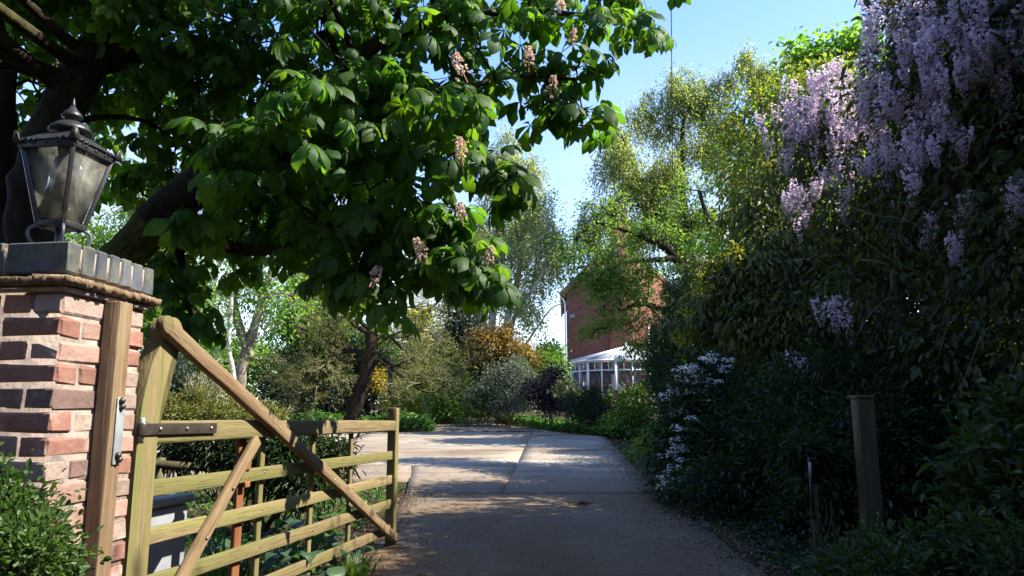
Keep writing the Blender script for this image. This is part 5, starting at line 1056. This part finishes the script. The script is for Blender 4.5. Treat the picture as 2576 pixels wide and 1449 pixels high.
# red roses near the house
rs = shrub('rose_bush', 'bush with a few crimson flowers growing against the house', [(1715, 885, 30, 19), (1735, 930, 32, 19), (1700, 940, 30, 19)], 'fresh', per=12, cr=.1, L=.07, Wd=.045, stems=6)
ge_ = Geo()
for (x, y) in ((1721, 879), (1700, 905), (1733, 915), (1712, 940)):
    leaves(ge_, np.tile(P(x, y, 18.4), (26, 1)) + rng.normal(size=(26, 3)) * .035, rdir(26), rdir(26), .07, .06, T_OVAL, rng.random(26))
wpart('blossom', ge_, LM['red_flower'], rs)

# ---------------------------------------------------------------- beyond the drive: shrubs round the gravel
shrub('clipped_bush', 'rounded light green bush at the bend of the drive', [(1630, 1130, 30, 13.2), (1650, 1102, 28, 13.6), (1642, 1160, 26, 13)], 'lime', per=16, cr=.07, L=.045, Wd=.028, stems=5)
shrub('bright_shrub', 'bright green dome shaped shrub in front of the conservatory', [(1590, 1048, 36, 19), (1560, 1060, 28, 18.8), (1622, 1062, 30, 18.8)], 'lime', per=15, cr=.10, L=.06, Wd=.035, stems=6)
shrub('pale_rhododendron', 'rhododendron with pale leaf tips growing below the conservatory windows', [(1575, 1010, 28, 23), (1530, 1018, 22, 23), (1625, 1012, 28, 23), (1605, 998, 16, 23)], 'rhodo', per=12, cr=.13, L=.13, Wd=.05, tmpl=T_LONG, stems=6)
shrub('dwarf_conifer', 'dark low spreading conifer beside the purple shrub', [(1490, 1018, 24, 20.5), (1440, 1022, 28, 20.5), (1500, 1030, 28, 20.3), (1492, 990, 9, 20.5), (1465, 1038, 22, 20.3)], 'dark', per=16, cr=.08, L=.06, Wd=.02, stems=6, up=.2)
shrub('variegated_shrub', 'cream and yellow variegated shrub between purple bush and conservatory', [(1432, 990, 15, 21.5), (1442, 1008, 16, 21.5), (1422, 980, 11, 21.5)], 'cream', per=12, cr=.08, L=.085, Wd=.05, stems=4)
shrub('purple_shrub', 'dark purple leaved shrub beside the silver bush', [(1385, 975, 38, 22.5), (1410, 995, 36, 22), (1370, 1008, 34, 22.5), (1345, 985, 26, 22.5), (1395, 945, 20, 22.5)], 'purple', per=16, cr=.10, L=.055, Wd=.035, stems=7)
shrub('silver_shrub', 'airy silver green shrub standing at the edge of the gravel', [(1280, 955, 42, 24), (1240, 985, 40, 24), (1310, 990, 40, 23.5), (1265, 1010, 32, 23.5), (1212, 1012, 26, 24), (1295, 925, 24, 24), (1330, 960, 28, 24)], 'silver', per=16, cr=.11, L=.06, Wd=.030, stems=8)
shrub('copper_shrub', 'orange and copper leaved shrub under the white stemmed birch', [(1230, 872, 44, 25.4), (1290, 890, 40, 25.4), (1190, 895, 34, 25.4), (1250, 905, 40, 25.4), (1320, 900, 28, 25.4), (1212, 842, 22, 25.4), (1268, 848, 26, 25.4)], 'copper', per=14, cr=.15, L=.10, Wd=.036, tmpl=T_LONG, stems=8, droop=.1, shell=.4)
shrub('green_laurel', 'broad mid green shrub filling the space above the silver bush', [(1290, 930, 42, 25.8), (1340, 930, 42, 25.8), (1240, 935, 38, 25.8), (1190, 955, 38, 26), (1370, 915, 28, 26), (1170, 1000, 42, 26), (1330, 985, 40, 26), (1220, 915, 26, 26)], 'laurel', per=14, cr=.15, L=.10, Wd=.045, stems=8, droop=.1)
shrub('fresh_shrub', 'fresh green tall shrub at the white framed corner of the house', [(1385, 910, 32, 27), (1365, 935, 30, 27), (1402, 935, 26, 27), (1395, 960, 26, 27), (1345, 955, 26, 27), (1382, 885, 16, 27)], 'fresh', per=14, cr=.14, L=.11, Wd=.055, stems=6)
shrub('olive_hedge', 'wide olive green hedge behind the gravel bend', [(1115, 965, 36, 29), (1140, 920, 48, 27), (1160, 1000, 45, 25.5), (1120, 1010, 40, 25.5), (1090, 1015, 24, 27), (1170, 940, 40, 26), (1100, 1030, 30, 25.5), (1200, 1030, 36, 24), (1000, 940, 40, 33), (975, 885, 36, 33), (925, 900, 50, 32), (950, 840, 36, 33), (1000, 1000, 40, 31)], 'oaky', per=16, cr=.16, L=.085, Wd=.045, stems=8, cat='hedge')
shrub('dark_holly', 'upright dark glossy holly to one side of the white birch stems', [(1150, 790, 36, 28), (1140, 840, 46, 28), (1170, 870, 50, 28), (1120, 880, 40, 28), (1145, 750, 20, 28), (1190, 820, 34, 28), (1160, 910, 50, 28)], 'holly', per=12, cr=.2, L=.11, Wd=.055, stems=6, cat='tree', shell=.4)
shrub('golden_conifer', 'golden yellow columnar conifer rising behind the bare twisted tree', [(1050, 815, 26, 31.5), (1050, 860, 34, 31.5), (1045, 910, 38, 31.5), (1055, 960, 42, 31.5), (1050, 1005, 40, 31.5), (1075, 930, 26, 31.5), (1040, 795, 12, 31.5), (1062, 792, 12, 31.5)], 'gold', per=16, cr=.16, L=.14, Wd=.045, stems=3, cat='conifer', droop=1.0, stem_r=.06)
shrub('golden_shrub', 'vivid yellow rounded shrub glowing behind the twisted trunk', [(945, 950, 26, 30.5), (950, 975, 26, 30.5), (905, 930, 20, 30.5), (930, 985, 20, 30.5)], 'yellow', per=16, cr=.14, L=.09, Wd=.05, stems=4)
shrub('mixed_border_shrub', 'low golden shrub with bare purple twigs at the bend of the gravel', [(1010, 1010, 24, 27), (1040, 1015, 24, 27), (985, 1020, 20, 27), (1060, 1025, 18, 27)], 'gold', per=10, cr=.15, L=.10, Wd=.05, stems=12, stem_r=.014)
# ---------------------------------------------------------------- multi-stemmed birch in the middle
tree_g('multi_stem_birch', 'airy birch with several slender white stems above the copper shrub', gp(-.9, 27), [[(1225, 1000, 27, 10), (1215, 820, 27, 8), (1185, 650, 27, 6), (1170, 540, 27, 3)], [(1235, 1000, 27, 10), (1232, 760, 27, 9), (1240, 560, 27, 6), (1262, 380, 27, 3)], [(1240, 1000, 27, 10), (1275, 800, 27, 9), (1320, 640, 27, 6), (1340, 450, 27, 3)], [(1245, 1000, 27, 8), (1300, 800, 26.5, 6), (1360, 700, 26, 4), (1395, 560, 26, 2)], [(1225, 950, 27, 7), (1205, 780, 27.5, 6), (1210, 600, 27.5, 4), (1225, 480, 27.5, 2)], [(1245, 950, 27, 6), (1300, 870, 26.5, 3), (1380, 790, 26, 2), (1425, 760, 26, 1)]],
       [(1300, 370, 50, 27), (1260, 400, 50, 27), (1340, 420, 45, 27), (1250, 480, 70, 27), (1330, 520, 75, 27), (1220, 560, 70, 27), (1290, 600, 90, 27), (1380, 560, 65, 26.5), (1200, 650, 65, 27), (1350, 660, 75, 26.5), (1400, 640, 55, 26), (1260, 690, 80, 27), (1370, 500, 40, 27), (1160, 600, 50, 27), (1180, 740, 50, 27), (1320, 750, 60, 26.5), (1280, 340, 28, 27)], 'birch', 'birch_bark', (.085, .055), dens=.6, per=9, cr=.17, nhang=2200, hlen=.8, hm=11, twigs=500)
# ---------------------------------------------------------------- left garden
tw = plant('twisted_tree', 'low spreading twisted tree with dark leaning trunk and sparse olive leaves', 'tree', gp(P(884, 1060, 22)[0], 22))
gt = Geo(); TY = 22.0; c, r = spinepart(gt, [(882, 1075, TY, 22), (900, 1000, TY, 18), (922, 930, TY, 17), (935, 880, TY, 16), (930, 830, TY, 13)], 20, 10, .03); wpart('trunk', gt, M['bark'], tw, True)
gt = Geo(); gf = Geo(); ends = []
for (x0, y0, x1, y1, dY, L, r0) in [(930, 880, 800, 850, -.5, 2.2, 9), (935, 860, 1080, 800, .2, 2.4, 9), (930, 830, 900, 700, 0, 2.0, 8), (930, 850, 1010, 720, .4, 2.2, 8), (925, 900, 760, 960, -.8, 2.6, 8), (930, 905, 1060, 930, -.5, 2.2, 8), (930, 840, 830, 740, -.3, 2.3, 8), (920, 930, 820, 1000, -1, 1.8, 6), (935, 900, 1100, 880, .3, 2.4, 7)]:
    s0 = P(x0, y0, TY); d0 = P(x1, y1, TY + dY) - s0; ends += fractal(gt, gf, 2, s0, d0, L * .85, r0 * .75 * pxsize(TY), 5, [6, 5, 4, 4, 3], .8, .62, .26, .015)[3:]
wpart('limb', gt, M['bark'], tw, True); wpart('twigs', gf, M['pale_twig'], tw)
E = np.concatenate([e.reshape(-1, 3) for e in ends]); E = E[rng.choice(len(E), 27000)]; gl = Geo(); leaves(gl, E + rng.normal(size=E.shape) * .02, rdir(len(E)), rdir(len(E)) + [0, 0, .6], .05 * np.exp(.2 * rng.normal(size=len(E))), .026, T_OVAL, rng.random(len(E))); wpart('crown', gl, LM['olive'], tw)
LT = 18.5
tree_g('pale_trunk_tree', 'pale barked tree with forked trunk and light green leaves behind the gate', P(612, 1020, LT) * [1, 1, 0] + [0, 0, float(g(0, LT))], [[(596, 1075, LT, 22), (602, 1030, LT, 20), (625, 930, LT, 14), (640, 850, LT, 12), (665, 740, LT, 9), (700, 620, LT, 6)], [(630, 900, LT, 12), (600, 790, LT, 10), (590, 680, LT, 8), (570, 560, LT, 4)], [(640, 860, LT, 10), (640, 740, LT, 8), (650, 600, LT, 4)]],
       [(620, 700, 80, LT), (700, 650, 75, LT), (560, 730, 70, LT), (720, 740, 65, LT), (650, 800, 70, LT), (600, 600, 70, LT), (540, 640, 60, LT), (680, 560, 60, LT), (580, 830, 55, LT), (740, 690, 50, LT), (640, 500, 70, LT), (540, 520, 70, LT), (430, 470, 80, LT + 3), (330, 520, 80, LT + 3), (400, 600, 70, LT + 3)], 'fresh', 'pale_bark', (.085, .055), dens=1.1, per=12, cr=.22, twigs=700, droop=.3, shell=.3)
tree_g('thin_birch', 'slim white birch stem beside the pale forked trunk', gp(-6.6, 18), [[(594, 1075, 18, 6), (592, 1010, 18, 6), (584, 930, 18, 6), (575, 870, 18, 5.5), (582, 760, 18, 5), (578, 660, 18, 4), (540, 560, 18, 3), (520, 480, 18, 2)]], [(540, 600, 50, 18), (590, 640, 45, 18), (530, 700, 45, 18), (560, 800, 40, 18), (550, 900, 35, 18)], 'fresh', 'birch_bark', (.08, .05), dens=.8, per=10, cr=.2, twigs=120, amp=.04, one=True)
for k, (x, y, lean) in enumerate(((752, 1012, 18), (818, 1020, 14), (862, 1016, 18))):
    Yk = 26.0 + k * .8; lab = ['small garden tree with short leaning trunk nearest the pale forked tree', 'small garden tree with curved pale trunk between its neighbours', 'small garden tree with thin white trunk beside the twisted tree'][k]
    tree_g('orchard_tree', lab, gp(P(x, y, Yk)[0], Yk), [[(x - 3, y + 40, Yk, 9), (x, y + 6, Yk, 9), (x + lean * .4, y - 40, Yk, 8), (x + lean, y - 90, Yk, 6), (x + lean * .6, y - 150, Yk, 3)]], [(x + 20, y - 140, 50, Yk), (x - 30, y - 120, 45, Yk), (x + 40, y - 90, 40, Yk), (x, y - 190, 40, Yk)], 'oaky', 'pale_bark', (.09, .05), dens=1.5, per=13, cr=.2, twigs=120)['group'] = 'small orchard trees behind the ivy bed'
shrub('dark_yew', 'broad dark evergreen behind the small orchard trees', [(800, 900, 75, 27), (870, 920, 60, 27), (720, 930, 60, 27), (840, 970, 60, 26), (760, 980, 60, 26), (700, 990, 40, 26), (900, 990, 40, 27)], 'dark', per=16, cr=.2, L=.12, Wd=.05, stems=6, cat='bush')
shrub('dark_cedar', 'feathery conifer with bright green sprays behind the pale forked tree', [(760, 740, 60, 26), (800, 680, 60, 26), (730, 810, 60, 26), (820, 790, 60, 26)], 'fresh', per=14, cr=.25, L=.16, Wd=.05, tmpl=T_LONG, stems=4, cat='conifer', shell=.3, droop=.5)
shrub('background_hedge', 'dense green hedge far behind the gate at the garden boundary', [(430, 860, 90, 30), (520, 900, 90, 30), (330, 800, 100, 30), (620, 930, 80, 31), (200, 760, 110, 30), (60, 760, 110, 30), (450, 780, 70, 32), (320, 640, 90, 32), (180, 620, 100, 32)], 'oaky', per=14, cr=.28, L=.16, Wd=.09, stems=8, cat='hedge')
shrub('blue_spruce', 'small blue grey spruce just beyond the gate stile', [(432, 970, 38, 9.5), (430, 925, 26, 9.5), (425, 1000, 40, 9.5), (432, 890, 12, 9.5)], 'spruce', per=14, cr=.035, L=.05, Wd=.006, tmpl=T_LONG, stems=3, cat='conifer', out=1., rand=.4, stem_r=.02)
shrub('grey_heather', 'grey seed headed heather between spruce and juniper', [(480, 985, 36, 9.8), (520, 985, 34, 9.8), (500, 1005, 34, 9.6)], 'heather', per=12, cr=.03, L=.06, Wd=.010, tmpl=T_LONG, stems=8, up=.1, droop=-.8, stem_r=.008)
shrub('spreading_juniper', 'low yellow green juniper with rusty dead sprays beyond the top rail', [(430, 1035, 34, 8.6), (500, 1030, 36, 8.6), (570, 1035, 34, 8.6), (630, 1040, 32, 8.8), (460, 1060, 34, 8.3), (540, 1060, 36, 8.3), (610, 1062, 30, 8.4), (685, 1050, 26, 8.8)], 'juniper', per=16, cr=.04, L=.045, Wd=.009, tmpl=T_LONG, stems=12, stem_r=.012, droop=.0, out=.9)
shrub('feathery_conifer', 'dark feathery low conifer growing behind the middle of the gate', [(520, 1130, 50, 7.2), (600, 1140, 46, 7.2), (690, 1130, 52, 7.0), (760, 1130, 50, 7.0), (820, 1150, 40, 7.0), (700, 1190, 60, 6.9), (780, 1210, 50, 6.8), (640, 1180, 40, 7.0), (450, 1115, 40, 7.4)], 'hedge', per=14, cr=.055, L=.075, Wd=.010, tmpl=T_LONG, stems=16, stem_r=.014, droop=.5, out=.8)
# hostas: broad leaves one can pick apart
def hosta_mesh(seed):
    r = np.random.default_rng(seed); st = np.linspace(0, 1, 6); wf = np.array([.06, .62, 1, .86, .48, 0]); L, w = .17, .052; V, Q = [], []
    th = .3 + st * 1.3 * r.uniform(.7, 1.2); x = np.concatenate([[0], np.cumsum(np.cos(th[:-1]) * .2)]) * L + .06; z = np.concatenate([[0], np.cumsum(np.sin(.55 - th[:-1]) * .2)]) * L + .05
    for i in range(6):
        for s in (-1, 0, 1): V.append([x[i], s * w * wf[i], z[i] + (.25 * w * wf[i] if s else 0)])
    for i in range(5):
        for s in (0, 1): p = 3 * i + s; Q.append([p, p + 3, p + 4, p + 1])
    ge = Geo(); ge.add(np.array(V), Q, None, r.random()); tubes(ge, [[0, 0, -.12], [.03, 0, -.02], [.062, 0, .05]], [.004, .0035, .003], 4, .3); return ge.mesh('leaf', LM['hosta'], True)
hm_ = [hosta_mesh(s) for s in range(5)]
for kc, (x, y, n, lab) in enumerate([(690, 1330, 24, 'clump of broad glossy leaves under the gate beside the red upright'), (770, 1300, 24, 'clump of broad glossy leaves under the gate between thin uprights'), (830, 1330, 22, 'clump of broad glossy leaves under the gate closest to its latch end'), (760, 1400, 20, 'clump of broad glossy leaves lowest beneath the bottom rail')]):
    Yk = [5.2, 5.7, 5.9, 5.0][kc]; p = P(x, y, Yk); p[2] = float(g(0, Yk)); hs = plant('leafy_clump', lab, 'plant', p, 'broad leaved clumps behind the gate')
    for k in range(n):
        o = link('leaf', hm_[rng.integers(5)], hs); a = rng.random() * 6.28; q_ = .24 * math.sqrt(rng.random()); s = rng.uniform(.75, 1.25); o.location = (q_ * math.cos(a), q_ * math.sin(a), .12 + .16 * rng.random() - .3 * q_); o.rotation_euler = (rng.normal() * .2, rng.uniform(-.3, .35), a + rng.normal() * .5); o.scale = (s, s, s)
def tuft(name, label, p, n, L, mat, cat, w=.012, spread=.08):
    root = plant(name, label, cat, p); ge = Geo(); a = rng.random(n) * 6.28; q_ = spread * np.sqrt(rng.random(n)); Pp = np.asarray(p) + np.c_[q_ * np.cos(a), q_ * np.sin(a), np.zeros(n)]
    D = np.c_[np.cos(a) * rng.uniform(.2, 1, n), np.sin(a) * rng.uniform(.2, 1, n), np.ones(n)]; N = np.c_[np.cos(a), np.sin(a), np.full(n, -.6)]
    leaves(ge, Pp, D, -N, L * rng.uniform(.5, 1.1, n), w, T_BLADE, rng.random(n)); wpart('blades', ge, LM[mat], root); return root
tuft('grass_tuft', 'tuft of fresh grass at the drive edge below the gate end', gp(P(905, 1430, 5.3)[0], 5.3), 90, .22, 'grass', 'grass')
tuft('iris_clump', 'strappy green leaves rising behind the counter brace of the gate', gp(P(560, 1400, 4.9)[0], 4.9), 60, .5, 'hosta', 'plant', .022, .16)
tuft('sedge_clump', 'small dark sedge growing against the bottom of the red upright', gp(P(620, 1400, 5.1)[0], 5.1), 50, .38, 'hedge', 'plant', .012, .1)
shrub('box_shrub', 'small leaved clipped box shrub at the foot of the brick pillar', [(15, 1320, 75, 1.95), (85, 1385, 65, 1.9), (0, 1430, 90, 1.8), (130, 1440, 45, 1.95), (-70, 1350, 90, 1.9), (60, 1470, 90, 1.75), (-30, 1230, 38, 2.0)], 'box', base=gp(-1.35, 1.9), per=16, cr=.022, L=.015, Wd=.009, stems=12, stem_r=.008, flat=.9, droop=-.2)
# ground cover
def cover(name, label_kind, poly, n, L, Wd, mat, h=.18, tmpl=T_OVAL, bump=.35):
    poly = np.asarray(poly, float); lo, hi = poly.min(0), poly.max(0); pts = []
    while len(pts) < n:
        q = lo + rng.random((n, 2)) * (hi - lo); ins = np.zeros(n, bool); j = len(poly) - 1
        for i in range(len(poly)):
            xi, yi = poly[i]; xj, yj = poly[j]; ins ^= ((yi > q[:, 1]) != (yj > q[:, 1])) & (q[:, 0] < (xj - xi) * (q[:, 1] - yi) / (yj - yi + 1e-12) + xi); j = i
        pts += list(q[ins])
    q = np.array(pts[:n]); ph = rng.random(6) * 6; hz = h * (.5 + bump * (np.sin(q[:, 0] * 2.1 + ph[0]) + np.sin(q[:, 1] * 1.7 + ph[1]) + .6 * np.sin(q[:, 0] * 5 + q[:, 1] * 4 + ph[2])) / 2)
    Pp = np.c_[q, g(q[:, 0], q[:, 1]) + np.maximum(.02, hz * np.sqrt(rng.random(n)))]
    ge = Geo(); leaves(ge, Pp, rdir(n) * [1, 1, .4] + [0, 0, .1], rdir(n) * .6 + [0, 0, 1], L * np.exp(.25 * rng.normal(size=n)), Wd, tmpl, np.clip(rng.normal(.5, .25, n), 0, 1))
    return tag(link(name, ge.mesh(name, LM[mat])), kind='stuff')
cover('ivy_ground_cover', 0, [(-10, 21.0), (-2.6, 21.0), (-2.2, 22), (-2.7, 25), (-3.3, 28), (-12, 28)], 26000, .12, .09, 'ivy', .5)
cover('border_ground_cover', 0, [(1.4, 20.4), (4.4, 16), (5.5, 20), (2, 24.5), (-.6, 26.2), (.2, 24)], 22000, .09, .065, 'ivy', .42)
cover('bed_ground_cover', 0, [(-1.35, 5.2), (-1.4, 10.2), (-8, 10.2), (-8, 3.6), (-2.0, 3.6)], 9000, .06, .035, 'ivy', .12)
cover('verge_ground_cover', 0, [(1.9, 4.5), (2.0, 12), (2.6, 16), (3.5, 16), (3.2, 10), (3.0, 4.2)], 9000, .05, .03, 'hedge', .12)
cover('orchard_grass', 0, [(-14, 23), (-4, 27.5), (-7, 34), (-20, 34)], 9000, .14, .03, 'grass', .2, T_BLADE)
